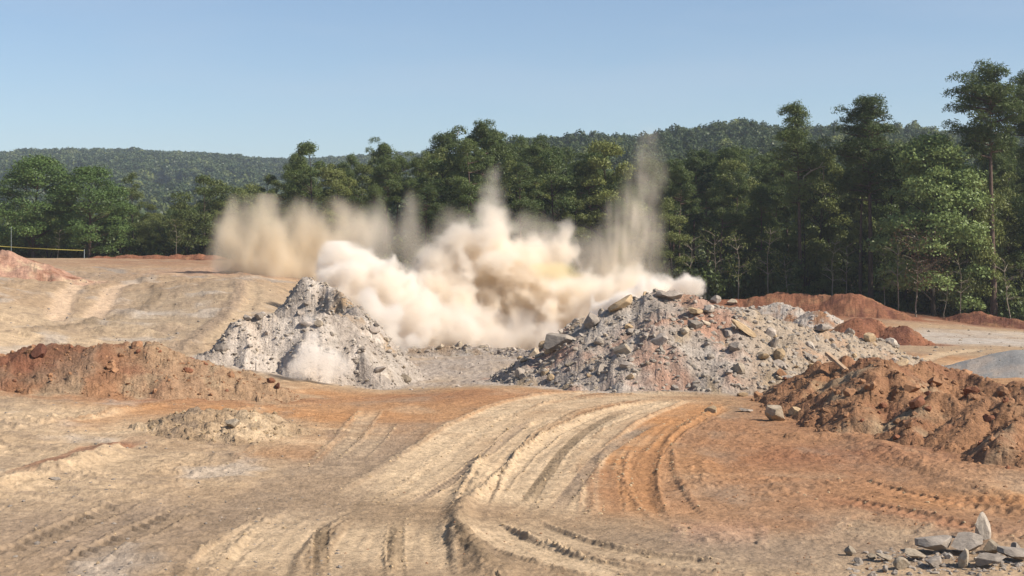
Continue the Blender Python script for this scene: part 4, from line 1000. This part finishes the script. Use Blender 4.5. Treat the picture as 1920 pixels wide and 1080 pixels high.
# bottom right slabs
FG = [ # px, py(centre), width px, (sx,sy,sz), rot, material, label, mesh
 (1842, 1010, 34, (1.0, .8, 1.7), (.05, .10, .3), R_DUST, "tall upright pointed stone standing over the slab pile", 4, -.55),
 (1862, 1034, 34, (1, .7, .8), (.2, .5, .4), R_PALE, "tan wedge leaning on the right foot of the upright stone", 2, 0),
 (1812, 1036, 66, (1, .7, .5), (.2, .0, .1), R_SLATE, "big flat-topped grey block left of the upright stone", 5, 0),
 (1745, 1036, 76, (1, .7, .36), (.1, -.12, -.1), R_SLATE, "wide low grey slab in the middle of the slab pile", 0, 0),
 (1712, 1050, 46, (1, .6, .30), (.3, .12, .2), R_PALE, "pale flat slab in front of the wide grey slab", 7, 0),
 (1660, 1052, 34, (1, .6, .30), (.2, .35, .3), R_PALE, "pale tilted slab near the pile's left part", 9, 0),
 (1690, 1066, 30, (1, .8, .8), (.5, .7, .3), R_PALE, "light pointed shard below the tilted slab", 10, 0),
 (1634, 1048, 30, (1, .7, .4), (.2, .1, .7), R_PALE, "tan flat shard second from the pile's left end", 11, 0),
 (1594, 1038, 26, (1, .8, .6), (.2, .3, .3), R_PALE, "pale blocky stone at the left end of the slab pile", 1, 0),
 (1612, 1056, 22, (1, .8, .7), (.2, .9, .3), R_SLATE, "small dark stone under the pile's left end", 3, 0),
 (1754, 1062, 44, (1, .7, .4), (.1, -.3, .8), R_SLATE, "dark grey slab leaning in the shade before the wide slab", 6, 0),
 (1806, 1060, 40, (.8, .7, 1.0), (.1, -.2, .8), R_PALE, "pointed pyramid-shaped stone at the front of the pile", 8, 0),
 (1856, 1062, 56, (1, .7, .35), (.1, -.1, .3), R_SLATE, "flat brownish slab at the front right of the pile", 2, 0),
 (1900, 1052, 66, (1, .8, .30), (.15, .1, .1), R_SLATE, "broad grey slab cut by the right edge of the photo", 0, 0),
 (1905, 1032, 26, (1, .8, .7), (.15, .1, 1.1), R_SLATE, "dark small block behind the broad slab at the right edge", 4, 0),
 (1778, 1046, 18, (1, .8, .7), (.15, .6, 1.1), R_WHITE, "small white stone wedged between the grey blocks", 7, 0),
 (1832, 1050, 16, (1, .8, .5), (.15, .4, 1.1), R_WHITE, "small white chip beneath the tan wedge", 9, 0),
 (1660, 1070, 20, (1, .8, .6), (.5, .4, 1.1), R_SLATE, "dark triangular stone at the pile's lower left", 10, 0),
 (1876, 1048, 24, (1, .6, .4), (.1, .4, .4), R_PALE, "light sliver stone right of the tan wedge", 11, 0)]
for px, py, wd, sq, rot, mt, lb, bi, sk in FG:
    rock_at(px, py + 4, wd * 1.25, BIG[bi], mt, lb, "rock_slab" if sq[2] < .45 else "rock", "rock", rot=rot, sq=sq, sink=-.15 + sk)

# scattered individual rocks on the rubble mounds
CN = dict(dusty_stone='dusty', grey_stone='grey', pale_stone='pale', tan_stone='tan', red_clod='reddish', brown_clod='brown', slate_stone='dull grey')
def scatter(m, n_, smin, smax, meshes, mats, name, label, cat, word, ymax=None, seed=1, pw=2.2):
    rng = np.random.default_rng(seed); x = rng.uniform(m['x0'], m['x1'], n_ * 30); y = rng.uniform(m['y0'], m['y1'], n_ * 30)
    raw = mraw(m, x, y); b = base(x, y); k = raw > b + .03
    # the near face and crest only
    k &= (mraw(m, x, y + .6) > raw - .25)
    x, y = x[k][:n_], y[k][:n_]
    if len(x) == 0: return
    z = total(x, y)
    s = smin + (smax - smin) * rng.uniform(0, 1, len(x)) ** pw
    u_ = x / y; ul, uh = u_.min(), u_.max(); zl, zh = z.min(), z.max()
    for i in range(len(x)):
        mt = mats[rng.integers(0, len(mats))]; r_ = (s[i] - smin) / (smax - smin); gx_ = (x[i] / y[i] - ul) / (uh - ul); gz_ = (z[i] - zl) / (zh - zl)
        lb = (("large " if r_ > .5 else ("medium " if r_ > .15 else "small ")) + CN.get(mt.name, "grey") + " " + word + " on the " +
              ("top" if gz_ > .75 else ("upper" if gz_ > .5 else ("lower" if gz_ > .25 else "foot"))) + " " + ("left end" if gx_ < .2 else ("left half" if gx_ < .4 else ("middle" if gx_ < .6 else ("right half" if gx_ < .8 else "right end")))) + " of " + label)
        put(name, meshes[i % len(meshes)], mt, float(x[i]), float(y[i]), float(s[i]), lb, cat, lb, .3, z=float(z[i]))
scatter(mC, 170, .12, .42, ROCKS, [R_GREY, R_DUST, R_SLATE, R_PALE, R_TAN], "rock", "the big right rubble mound", "rock", "blasted rock", seed=3)
scatter(mB, 90, .10, .34, ROCKS, [R_GREY, R_SLATE, R_PALE], "rock", "the grey left berm", "rock", "blasted rock", seed=4)
scatter(mI, 90, .07, .24, CLODS, [R_BROWN, R_BROWN, R_BROWN, R_RED], "dirt_clod", "the long right dirt ridge", "clod", "earth clod", seed=5)
scatter(mA, 40, .07, .22, CLODS, [R_BROWN, R_RED, R_BROWN], "dirt_clod", "the reddish left mound", "clod", "earth clod", seed=6)
scatter(mN, 40, .12, .35, ROCKS, [R_GREY, R_PALE, R_SLATE], "rock", "the pit's low lip", "rock", "loose rock", seed=7)

# loose rubble as a mass
def loose(name, label, pts, sizes, mat, seed):
    rng = np.random.default_rng(seed); V = []; Tt = []; n0 = 0; lib = []
    for mm in SMALL:
        v = np.array([q.co[:] for q in mm.vertices]); f = np.array([p.vertices[:] for p in mm.polygons]); lib.append((v, f))
    ico = []
    for i in range(6):
        bm = bmesh.new(); bmesh.ops.create_icosphere(bm, subdivisions=1, radius=1); 
        v = np.array([q.co[:] for q in bm.verts][:12]); bm.free(); v = v * rng.uniform(.6, 1.2, (12, 1)); ico.append(v)
    # 20-face stones
    bm = bmesh.new(); bmesh.ops.create_icosphere(bm, subdivisions=1, radius=1); f20 = np.array([[v.index for v in f.verts] for f in bm.faces]); v20 = np.array([v.co[:] for v in bm.verts]); bm.free()
    for i in range(len(pts)):
        v = v20 * rng.uniform(.55, 1.15, (len(v20), 1)) * np.array([1, rng.uniform(.6, 1), rng.uniform(.4, .85)])
        a = rng.uniform(0, 6.28); c, s_ = math.cos(a), math.sin(a); v = v @ np.array([[c, s_, 0], [-s_, c, 0], [0, 0, 1]]) * sizes[i] + pts[i]
        V.append(v); Tt.append(f20 + n0); n0 += len(v)
    me_ = mesh_np(name, np.concatenate(V), tris=np.concatenate(Tt)); o = link(name, me_, mat=mat); tag(o, label, "rubble", None, "stuff"); return o
def spread_mound(m, n_, seed):
    rng = np.random.default_rng(seed); x = rng.uniform(m['x0'], m['x1'], n_ * 6); y = rng.uniform(m['y0'], m['y1'], n_ * 6)
    raw = mraw(m, x, y); k = (raw > base(x, y) - .12) & (mraw(m, x, y + .6) > raw - .25); x, y = x[k][:n_], y[k][:n_]
    return np.stack([x, y, total(x, y)], 1)
def spread_ground(n_, seed, y0, y1, u0, u1):
    rng = np.random.default_rng(seed); y = 1 / rng.uniform(1 / y1, 1 / y0, n_); u = rng.uniform(u0, u1, n_); x = u * y
    k = fbm(x * .4, y * .4, 3, seed) > rng.uniform(-.4, .5, n_); x, y = x[k], y[k]; h, _ = ground_shape(x, y); h = np.maximum(h, total(x, y) if False else h)
    return np.stack([x, y, h], 1)
rs = np.random.default_rng(9)
def sz(n_, a, b, p=3): return a + (b - a) * rs.uniform(0, 1, n_) ** p
for m, n_, mt, a, b, lb in [(mC, 5000, R_DUST, .03, .16, "loose grey rubble covering the big mound right of the dust"), (mB, 2600, R_DUST, .03, .14, "loose grey rubble covering the left berm"),
                        (mI, 1500, R_BROWN, .025, .12, "loose brown crumbs and clods on the long dirt ridge"), (mA, 900, R_BROWN, .025, .10, "loose brown crumbs on the reddish left mound"),
                        (mN, 500, R_PALE, .04, .15, "loose rubble on the lip of the pit"), (mK, 700, R_TAN, .02, .10, "grey crumbs on the low clod heap"), (mH, 300, R_RED, .04, .14, "red crumbs on the two-humped mound"), (mJ, 900, R_SLATE, .015, .05, "loose gravel grains on the grey pile"), (mG2, 250, R_WHITE, .06, .25, "pale stones of the far heap")]:
    p = spread_mound(m, n_, m['seed'] + 500); loose("rubble", lb, p, sz(len(p), a, b), mt, m['seed'])
for (n_, y0, y1, u0, u1, mt, a, b, sd_, lb) in [(1500, 20, 50, -.42, -.12, R_SLATE, .012, .06, 1, "small stones and crumbs strewn over the left foreground"), (1800, 20, 50, .11, .42, R_BROWN, .012, .06, 2, "brown crumbs strewn over the right foreground"),
                        (900, 51, 78, -.14, .12, R_GREY, .03, .14, 3, "loose grey rubble on the ground before the pit"), (700, 55, 130, -.42, -.15, R_SLATE, .03, .12, 4, "stones strewn on the left plateau"),
                        (600, 70, 110, .2, .42, R_PALE, .04, .16, 5, "pale stones strewn on the right flat"), (500, 20, 45, -.12, .11, R_BROWN, .01, .035, 6, "crumbs strewn over the haul road")]:
    p = spread_ground(n_, 950 + sd_, y0, y1, u0, u1); loose("rubble", lb, p, sz(len(p), a, b), mt, 960 + sd_)

fp = []
rc = np.random.default_rng(78)
for i in range(420):
    a_px = 1585 + 340 * rc.uniform() ** .8; b_py = 1038 + 38 * rc.uniform() + rc.normal(0, 5)
    p_ = bhit(a_px, b_py); fp.append(p_)
fp = np.array(fp); hf_, _ = ground_shape(fp[:, 0], fp[:, 1]); fp[:, 2] = hf_
loose("rubble", "small grey chips and stones packed round the slabs at the bottom right", fp, .012 + .075 * rc.uniform(0, 1, len(fp)) ** 2, R_SLATE, 6)
cp = []
rc = np.random.default_rng(77)
for (P_, hw, c, k, dep, ridge, td, tp_, gr) in TR:
    if ridge <= 0: continue
    for a, b in zip(P_[:-1], P_[1:]):
        L = np.hypot(*(b - a)); q_ = int(L * 7)
        if q_ < 1 or L < 1e-6: continue
        t_ = rc.uniform(0, 1, q_); nrm = np.array([-(b - a)[1], (b - a)[0]]) / L
        off = rc.choice([-1, 1], q_) * hw * rc.normal(1.15, .14, q_)
        cp.append(a + (b - a) * t_[:, None] + nrm * off[:, None])
cp = np.concatenate(cp); cp = cp[(cp[:, 1] > 20) & (cp[:, 1] < 42)]; cp = cp[rc.permutation(len(cp))[:1500]]
hc, _ = ground_shape(cp[:, 0], cp[:, 1]); cp = np.column_stack([cp, hc])
loose("rubble", "tan clods and crumbs lining the tyre and dozer tracks", cp, .012 + .05 * rc.uniform(0, 1, len(cp)) ** 3, R_TAN, 5)
# ------------------------------------------------------------------ small man-made things
M_WOOD = plain("weathered_wood", (.34, .24, .16), noise=5); M_TAPE = plain("yellow_tape", (.42, .36, .09), .5); M_STAKE = plain("grey_stake", (.30, .34, .34), .6)
def boxm(name, sx, sy, sz_):
    bm = bmesh.new(); bmesh.ops.create_cube(bm, size=1); 
    for v in bm.verts: v.co = Vector((v.co.x * sx, v.co.y * sy, v.co.z * sz_))
    bmesh.ops.bevel(bm, geom=bm.edges[:], offset=min(sx, sy, sz_) * .12, segments=1)
    me_ = bpy.data.meshes.new(name); bm.to_mesh(me_); bm.free(); return me_
a_, b2 = WZ(1553, 664, 45.3), WZ(1594, 700, 44.6)
o = link("wooden_plank", boxm("wooden_plank", float(np.linalg.norm(b2 - a_)) * 1.15, .16, .07), mat=M_WOOD); o.location = (a_ + b2) / 2
o.rotation_euler = Vector(b2 - a_).to_track_quat('X', 'Z').to_euler(); tag(o, "weathered plank sticking up out of the top of the dirt ridge", "plank")
x, y, z = hit(348, 1052)
o = link("stick", Acc().mesh("stick") if False else None) if False else None
st = Acc(); st.add(*tube([(-.14, 0, .02), (-.02, .02, .035), (.10, .03, .05), (.16, .05, .05)], [.014, .018, .016, .01], 6))
o = link("stick", st.mesh("stick"), mat=M_WOOD); o.location = (x, y, z + .01); tag(o, "short dark stick lying in the left foreground", "stick")
# tape: sagging line between two stakes, beyond the pink mound
t = bpy.data.objects.new("barrier_tape", None); COL.objects.link(t); tag(t, "yellow barrier tape strung low before the left trees", "barrier tape")
p0, p1 = WZ(-60, 457, 150), WZ(158, 469.5, 150); t.location = (p1[0], p1[1], float(total(p1[0], p1[1])[0]))
T0 = np.array(t.location); V = []; nS = 24
for i in range(nS + 1):
    f_ = i / nS; c = p0 * (1 - f_) + p1 * f_ - np.array([0, 0, .35 * f_ * (1 - f_)]) - T0; tw = .5 * math.sin(f_ * 9)
    V += [c + [0, .02 * tw, .035], c + [0, -.02 * tw, -.035]]
V = np.array(V); V2 = np.concatenate([V, V + [0, .004, 0]]); nV = len(V); Qs = []
for i in range(nS):
    a = 2 * i; Qs += [(a, a + 1, a + 3, a + 2), (nV + a, nV + a + 2, nV + a + 3, nV + a + 1), (a, a + 2, nV + a + 2, nV + a), (a + 1, nV + a + 1, nV + a + 3, a + 3)]
link("tape", mesh_np("tape", V2, Qs), t, M_TAPE)
for pp_ in (p0, p1):
    gz = float(total(pp_[0], pp_[1])[0]); a = Acc(); a.add(*tube([np.array([pp_[0], pp_[1], gz - .3]) - T0, np.array([pp_[0], pp_[1], pp_[2] + .12]) - T0], [.035, .03], 6)); link("stake", a.mesh("stake"), t, M_STAKE)
q = WZ(21, 425, 150); a = Acc(); gz = float(total(q[0], q[1])[0]); a.add(*tube([(0, 0, 0), (0, 0, q[2] - gz)], [.022, .018], 6)); a.add(*tube([(0, 0, q[2] - gz - .1), (0, 0, q[2] - gz)], [.035, .03], 6))
o = link("marker_pole", a.mesh("marker_pole"), mat=M_STAKE); o.location = (q[0], q[1], gz); tag(o, "thin grey-blue marker pole standing before the left trees", "pole")

# ------------------------------------------------------------------ dust of the blast: voxel clouds
def fftnoise(shape, beta, seed, stretch=(1, 1, 1), kc=.03):
    rng = np.random.default_rng(seed); f = np.fft.rfftn(rng.normal(size=shape).astype(np.float32))
    kx = np.fft.fftfreq(shape[0])[:, None, None] * stretch[0]; ky = np.fft.fftfreq(shape[1])[None, :, None] * stretch[1]; kz = np.fft.rfftfreq(shape[2])[None, None, :] * stretch[2]
    k = np.sqrt(kx ** 2 + ky ** 2 + kz ** 2); k[0, 0, 0] = 1
    amp = 1 / np.maximum(k, kc) ** beta; amp[0, 0, 0] = 0
    o = np.fft.irfftn(f * amp, s=shape); o /= o.std(); return o.astype(np.float32)
def dust(name, label, lo, hi, vox, fn, mat):
    lo = np.array(lo, float); hi = np.array(hi, float); n_ = np.maximum(4, np.round((hi - lo) / vox).astype(int) // 2 * 2); hi = lo + (n_ - 1) * vox
    xs, ys, zs = [lo[i] + np.arange(n_[i]) * vox for i in range(3)]
    Z_, Y_, X_ = np.meshgrid(zs, ys, xs, indexing='ij')
    D = fn(X_.astype(np.float32), Y_.astype(np.float32), Z_.astype(np.float32)).astype(np.float32)
    e = 2
    D[:e] = 0; D[-e:] = 0; D[:, :e] = 0; D[:, -e:] = 0; D[:, :, :e] = 0; D[:, :, -e:] = 0
    me_ = bpy.data.meshes.new(name); me_.vertices.add(D.size)
    vfloat(me_, "dens", D.ravel())
    me_.materials.append(mat)
    o = link(name, me_)
    ng = bpy.data.node_groups.new(name, 'GeometryNodeTree'); ng.interface.new_socket("Geometry", in_out='INPUT', socket_type='NodeSocketGeometry'); ng.interface.new_socket("Geometry", in_out='OUTPUT', socket_type='NodeSocketGeometry')
    N = ng.nodes; Lk = ng.links; gi = N.new("NodeGroupInput"); go = N.new("NodeGroupOutput"); vc = N.new("GeometryNodeVolumeCube")
    vc.inputs["Min"].default_value = tuple(lo); vc.inputs["Max"].default_value = tuple(hi)
    for i, a in enumerate("XYZ"): vc.inputs["Resolution " + a].default_value = int(n_[i])
    ps = N.new("GeometryNodeInputPosition"); sb = N.new("ShaderNodeVectorMath"); sb.operation = 'SUBTRACT'; sb.inputs[1].default_value = tuple(lo - vox * .5)
    Lk.new(ps.outputs[0], sb.inputs[0]); dv = N.new("ShaderNodeVectorMath"); dv.operation = 'SCALE'; dv.inputs["Scale"].default_value = 1 / vox; Lk.new(sb.outputs[0], dv.inputs[0])
    fl = N.new("ShaderNodeVectorMath"); fl.operation = 'FLOOR'; Lk.new(dv.outputs[0], fl.inputs[0])
    sp = N.new("ShaderNodeSeparateXYZ"); Lk.new(fl.outputs[0], sp.inputs[0])
    # integer index, built in two steps so that no float loses digits
    def toint(sock): q_ = N.new("FunctionNodeFloatToInt"); q_.rounding_mode = 'ROUND'; Lk.new(sock, q_.inputs[0]); return q_.outputs[0]
    def im(op, a, b):
        q_ = N.new("FunctionNodeIntegerMath"); q_.operation = op; Lk.new(a, q_.inputs[0])
        if isinstance(b, int): q_.inputs[1].default_value = b
        else: Lk.new(b, q_.inputs[1])
        return q_.outputs[0]
    ix, iy, iz = toint(sp.outputs[0]), toint(sp.outputs[1]), toint(sp.outputs[2])
    ii = im('ADD', im('MULTIPLY', im('ADD', im('MULTIPLY', iz, int(n_[1])), iy), int(n_[0])), ix)
    at = N.new("GeometryNodeInputNamedAttribute"); at.data_type = 'FLOAT'; at.inputs["Name"].default_value = "dens"
    si = N.new("GeometryNodeSampleIndex"); si.data_type = 'FLOAT'; si.domain = 'POINT'; si.clamp = True
    Lk.new(gi.outputs[0], si.inputs["Geometry"]); Lk.new(at.outputs["Attribute"], si.inputs["Value"]); Lk.new(ii, si.inputs["Index"])
    Lk.new(si.outputs[0], vc.inputs["Density"])
    sm = N.new("GeometryNodeSetMaterial"); sm.inputs["Material"].default_value = mat; Lk.new(vc.outputs[0], sm.inputs["Geometry"])
    Lk.new(sm.outputs[0], go.inputs[0]); md = o.modifiers.new("cloud", 'NODES'); md.node_group = ng
    tag(o, label, "dust cloud", None, "stuff"); return o
def vol_mat(name, c, aniso=.0, mul=1.0):
    m = bpy.data.materials.new(name); m.use_nodes = True; N = m.node_tree.nodes; Lk = m.node_tree.links
    for q_ in list(N): N.remove(q_)
    out = N.new("ShaderNodeOutputMaterial"); v = N.new("ShaderNodeVolumePrincipled"); v.inputs["Color"].default_value = (*c, 1); v.inputs["Density"].default_value = mul; v.inputs["Anisotropy"].default_value = aniso
    Lk.new(v.outputs[0], out.inputs["Volume"]); return m
V_WHITE = vol_mat("white_dust", (.958, .914, .852)); V_TAN = vol_mat("tan_dust", (.948, .892, .805)); V_COL = vol_mat("thin_dust", (.92, .85, .73)); V_BROWN = vol_mat("brown_dust", (.87, .785, .64))
def blobs(lst, X, Y, Z, Z0, jy=0.0, seed=0, ky=1.0):
    """soft union of spheres given as photo positions at distance Z0: 1 in the middle, 0 at the radius"""
    rng = np.random.default_rng(seed); S = np.full(X.shape, -1.0, np.float32)
    for b in lst:
        px, py, r = b[:3]; d = Z0 + (b[3] if len(b) > 3 else rng.uniform(-jy, jy)); c = WZ(px, py, d); rm = r / F * d
        sx, sz_ = (b[4], b[5]) if len(b) > 5 else (1, 1)
        q_ = 1 - np.sqrt(((X - c[0]) / (rm * sx)) ** 2 + ((Y - c[1]) / (rm * ky)) ** 2 + ((Z - c[2]) / (rm * sz_)) ** 2)
        S = np.maximum(S, q_) + .12 * np.clip(np.minimum(S, q_) + .3, 0, 1)
    return S
def billow(shape, seed, k1=.022, k2=.06, k3=.13):
    return .55 * (.7 - np.abs(fftnoise(shape, 3.6, seed, kc=k1))) + .28 * (.7 - np.abs(fftnoise(shape, 3.6, seed + 1, kc=k2))) + .20 * (.7 - np.abs(fftnoise(shape, 3.2, seed + 2, kc=k3)))
def tan_fn(X, Y, Z):
    bl = billow(X.shape, 1001); n1 = fftnoise(X.shape, 3.0, 1004, kc=.02)
    L = [(840, 560, 95), (930, 580, 100), (1010, 570, 100), (1090, 580, 92), (1150, 585, 75), (770, 560, 75), (880, 500, 80), (940, 500, 72), (1020, 520, 72), (925, 440, 50), (926, 400, 36), (926, 362, 30), (924, 330, 24), (1060, 480, 40), (1064, 440, 30), (900, 455, 60), (800, 500, 50),
         (960, 630, 80), (870, 630, 80), (1050, 640, 75), (1190, 560, 55), (820, 640, 75), (985, 480, 45), (860, 455, 42), (1215, 570, 50), (720, 540, 60)]
    S = blobs(L, X, Y, Z, 82, 2.5, 3) - .12
    hs_ = np.clip((Z - 2.5) / 5.5, 0, 1)           # softer and thinner towards the tops
    S = S + bl * (.9 - .2 * hs_)
    return np.clip(S * (2.8 - 1.7 * hs_), 0, 1) ** 1.3 * (2.0 - 1.45 * hs_) * np.clip(.85 + .35 * n1, .12, 1.8)
def white_fn(X, Y, Z):
    bl = billow(X.shape, 1011); n1 = fftnoise(X.shape, 3.0, 1014, kc=.03)
    L = [(640, 490, 48), (615, 505, 36), (672, 505, 55), (705, 535, 62), (655, 545, 62), (740, 570, 62), (695, 585, 62), (775, 605, 58), (725, 625, 62), (800, 625, 52), (760, 650, 44), (655, 605, 62), (845, 605, 45), (900, 590, 42), (880, 620, 55), (930, 640, 50), (980, 620, 45), (1030, 630, 45)]
    S = blobs(L, X, Y, Z, 75, 1.4, 5) - .12
    S = S + bl * .75
    far_ = np.clip((X + 4.5) / 4, 0, 1)
    return np.clip(S * (3.4 - 1.6 * far_), 0, 1) ** 1.2 * (2.4 - 1.5 * far_) * np.clip(.85 + .3 * n1, .15, 1.7)
def puff_fn(X, Y, Z):
    bl = billow(X.shape, 1021, .03, .07, .14)
    L = [(1215, 552, 40), (1245, 547, 34), (1275, 547, 32), (1302, 540, 26), (1312, 552, 28), (1332, 558, 14), (1190, 580, 50), (1150, 600, 50), (1260, 575, 40)]
    S = blobs(L, X, Y, Z, 66, .6, 7) - .12 + bl * .8
    return np.clip(S * 6, 0, 1) * 3.2
def left_fn(X, Y, Z):
    n1 = fftnoise(X.shape, 3.0, 1031, (1, 1, .7), kc=.02); n2 = fftnoise(X.shape, 2.5, 1032, (1.3, 1.1, .6), kc=.05)
    L = [(470, 430, 85), (445, 470, 72), (540, 440, 85), (500, 480, 90), (600, 430, 66), (660, 430, 62), (500, 395, 50), (570, 480, 80), (640, 470, 70), (700, 425, 42), (440, 500, 62), (540, 510, 75), (620, 520, 70), (420, 440, 45)]
    S = blobs(L, X, Y, Z, 108, 1.5, 9, ky=.8) + .12 * n1 + .07 * n2 - .04
    hs_ = np.clip((Z - 2.8) / 4.5, 0, 1)
    return np.clip(S * 1.5, 0, 1) ** 1.4 * (1.0 - .72 * hs_) * np.clip(1 + .35 * n2, .2, 2) * (1 - .6 * ss(-13.5, -9.5, X))
def col_fn(X, Y, Z):
    n1 = fftnoise(X.shape, 3.0, 1041, (1.2, 1.2, .3), kc=.022); n3 = fftnoise(X.shape, 2.6, 1045, (1.4, 1.4, .22), kc=.07)
    L = [(1165, 520, 68, 0, 1, 1.3), (1165, 460, 60, 0, 1, 1.5), (1185, 400, 56, 0, 1, 1.5), (1205, 350, 48, 0, 1, 1.4), (1215, 300, 40, 0, 1, 1.3), (1218, 262, 28, 0, 1, 1.2), (1215, 440, 48, 0, .9, 1.8), (1190, 550, 70, 0, 1, 1), (1150, 400, 30, 0, 1, 1.6), (1235, 330, 26, 0, 1, 1.8), (1135, 480, 34, 0, 1, 1.5)]
    S = blobs(L, X, Y, Z, 86, 1, 11) + .07 * n1; hs_ = np.clip((Z - 2) / 9, 0, 1)
    a = np.clip(S * 1.3, 0, 1) ** 1.5 * (.42 - .31 * hs_) * np.clip(1 + .2 * n1 + .30 * n3, 0.15, 2.2) * 1.25
    L = [(770, 480, 50, 0, 1, 1.5), (765, 430, 38, 0, 1, 1.7), (775, 390, 26, 0, 1, 1.5), (745, 460, 34, 0, 1, 1.2), (800, 470, 34, 0, 1, 1.3)]
    S2 = blobs(L, X, Y, Z, 86, 1, 12) + .1 * n1
    b = np.clip(S2 * 1.2, 0, 1) ** 1.4 * .26 * np.clip(.95 + .35 * n1, 0.2, 2.0)
    L = [(700, 470, 75), (740, 440, 55), (820, 470, 70), (1000, 470, 70), (1100, 490, 75), (1130, 520, 70), (860, 430, 45), (990, 430, 40), (1230, 520, 60), (660, 440, 60)]
    S3 = blobs(L, X, Y, Z, 87, 1, 14) + .16 * n1
    c = np.clip(S3 * 1.2, 0, 1) ** 1.3 * .22
    return np.maximum(np.maximum(a, b), c)
def wisp_fn(X, Y, Z):
    n1 = fftnoise(X.shape, 3.0, 1051, kc=.03)
    L = [(585, 665, 36), (620, 672, 28), (592, 630, 24), (580, 600, 18), (560, 690, 28), (640, 690, 24), (610, 700, 26)]
    S = blobs(L, X, Y, Z, 50.6, .3, 13, ky=.8) + .14 * n1
    return np.clip(S * 1.7, 0, 1) ** 1.3 * 1.9
def yel_fn(X, Y, Z):
    n1 = fftnoise(X.shape, 2.8, 1061, kc=.03)
    L = [(1045, 508, 30, 0, 1.7, .6), (1010, 500, 22, 0, 1.4, .5), (1080, 516, 20, 0, 1.5, .5)]
    return np.clip((blobs(L, X, Y, Z, 77.0, .1, 15, ky=.8) + .14 * n1) * 1.6, 0, 1) ** 1.3 * 1.0
dust("dust_cloud", "main billowing tan dust cloud with a central spire", (-9, 74, -2.5), (9.5, 92, 10.5), .14, tan_fn, V_TAN)
dust("dust_cloud", "bright white dense dust billow rolling over the left berm", (-12.5, 70, -2.0), (6, 80.5, 5.6), .14, white_fn, V_WHITE)
dust("dust_cloud", "bright crisp dust puff behind the rubble mound's right shoulder", (3.5, 63, -.5), (10.5, 69.5, 4.6), .09, puff_fn, V_WHITE)
dust("dust_cloud", "wide thin brown dust plume drifting over the left plateau", (-26, 101, 1.5), (-8, 115, 9.6), .20, left_fn, V_BROWN)
dust("dust_cloud", "tall thin streaky dust columns thrown up behind the main cloud", (-12.5, 82, -1), (12, 91.5, 13.5), .17, col_fn, V_COL)
dust("dust_cloud", "small pale dust wisp hanging at the foot of the left berm", (-9, 48.8, -.5), (-5, 52.5, 3.5), .07, wisp_fn, V_WHITE)
def spill_fn(X, Y, Z):
    S = blobs([(700, 575, 26), (715, 598, 30), (728, 622, 32), (742, 642, 28), (755, 656, 18), (690, 556, 24), (770, 640, 24), (735, 590, 26)], X, Y, Z, 62, .4, 17) - .1 + billow(X.shape, 1071, .03, .07, .14) * .6
    return np.clip(S * 3.0, 0, 1) ** 1.2 * 2.0
dust("dust_cloud", "white dust tongue spilling down the right flank of the left berm", (-9, 59.3, -.8), (-2.8, 65, 4.6), .10, spill_fn, V_WHITE)
V_YEL = vol_mat("yellow_dust", (.95, .84, .52))
dust("dust_cloud", "yellow streak of dust inside the right side of the cloud", (0, 75.5, 1.8), (6, 79.5, 5), .10, yel_fn, V_YEL)

# ------------------------------------------------------------------ haze
HZ = vol_mat("haze_air", (.76, .87, 1.0), 0.2, .00022)
o = link("haze", boxm("haze", 3200, 2100, 170), mat=HZ)
o.location = (0, 950, 170 / 2 - 40); tag(o, "thin pale haze in the air over the whole site", "haze", None, "stuff")
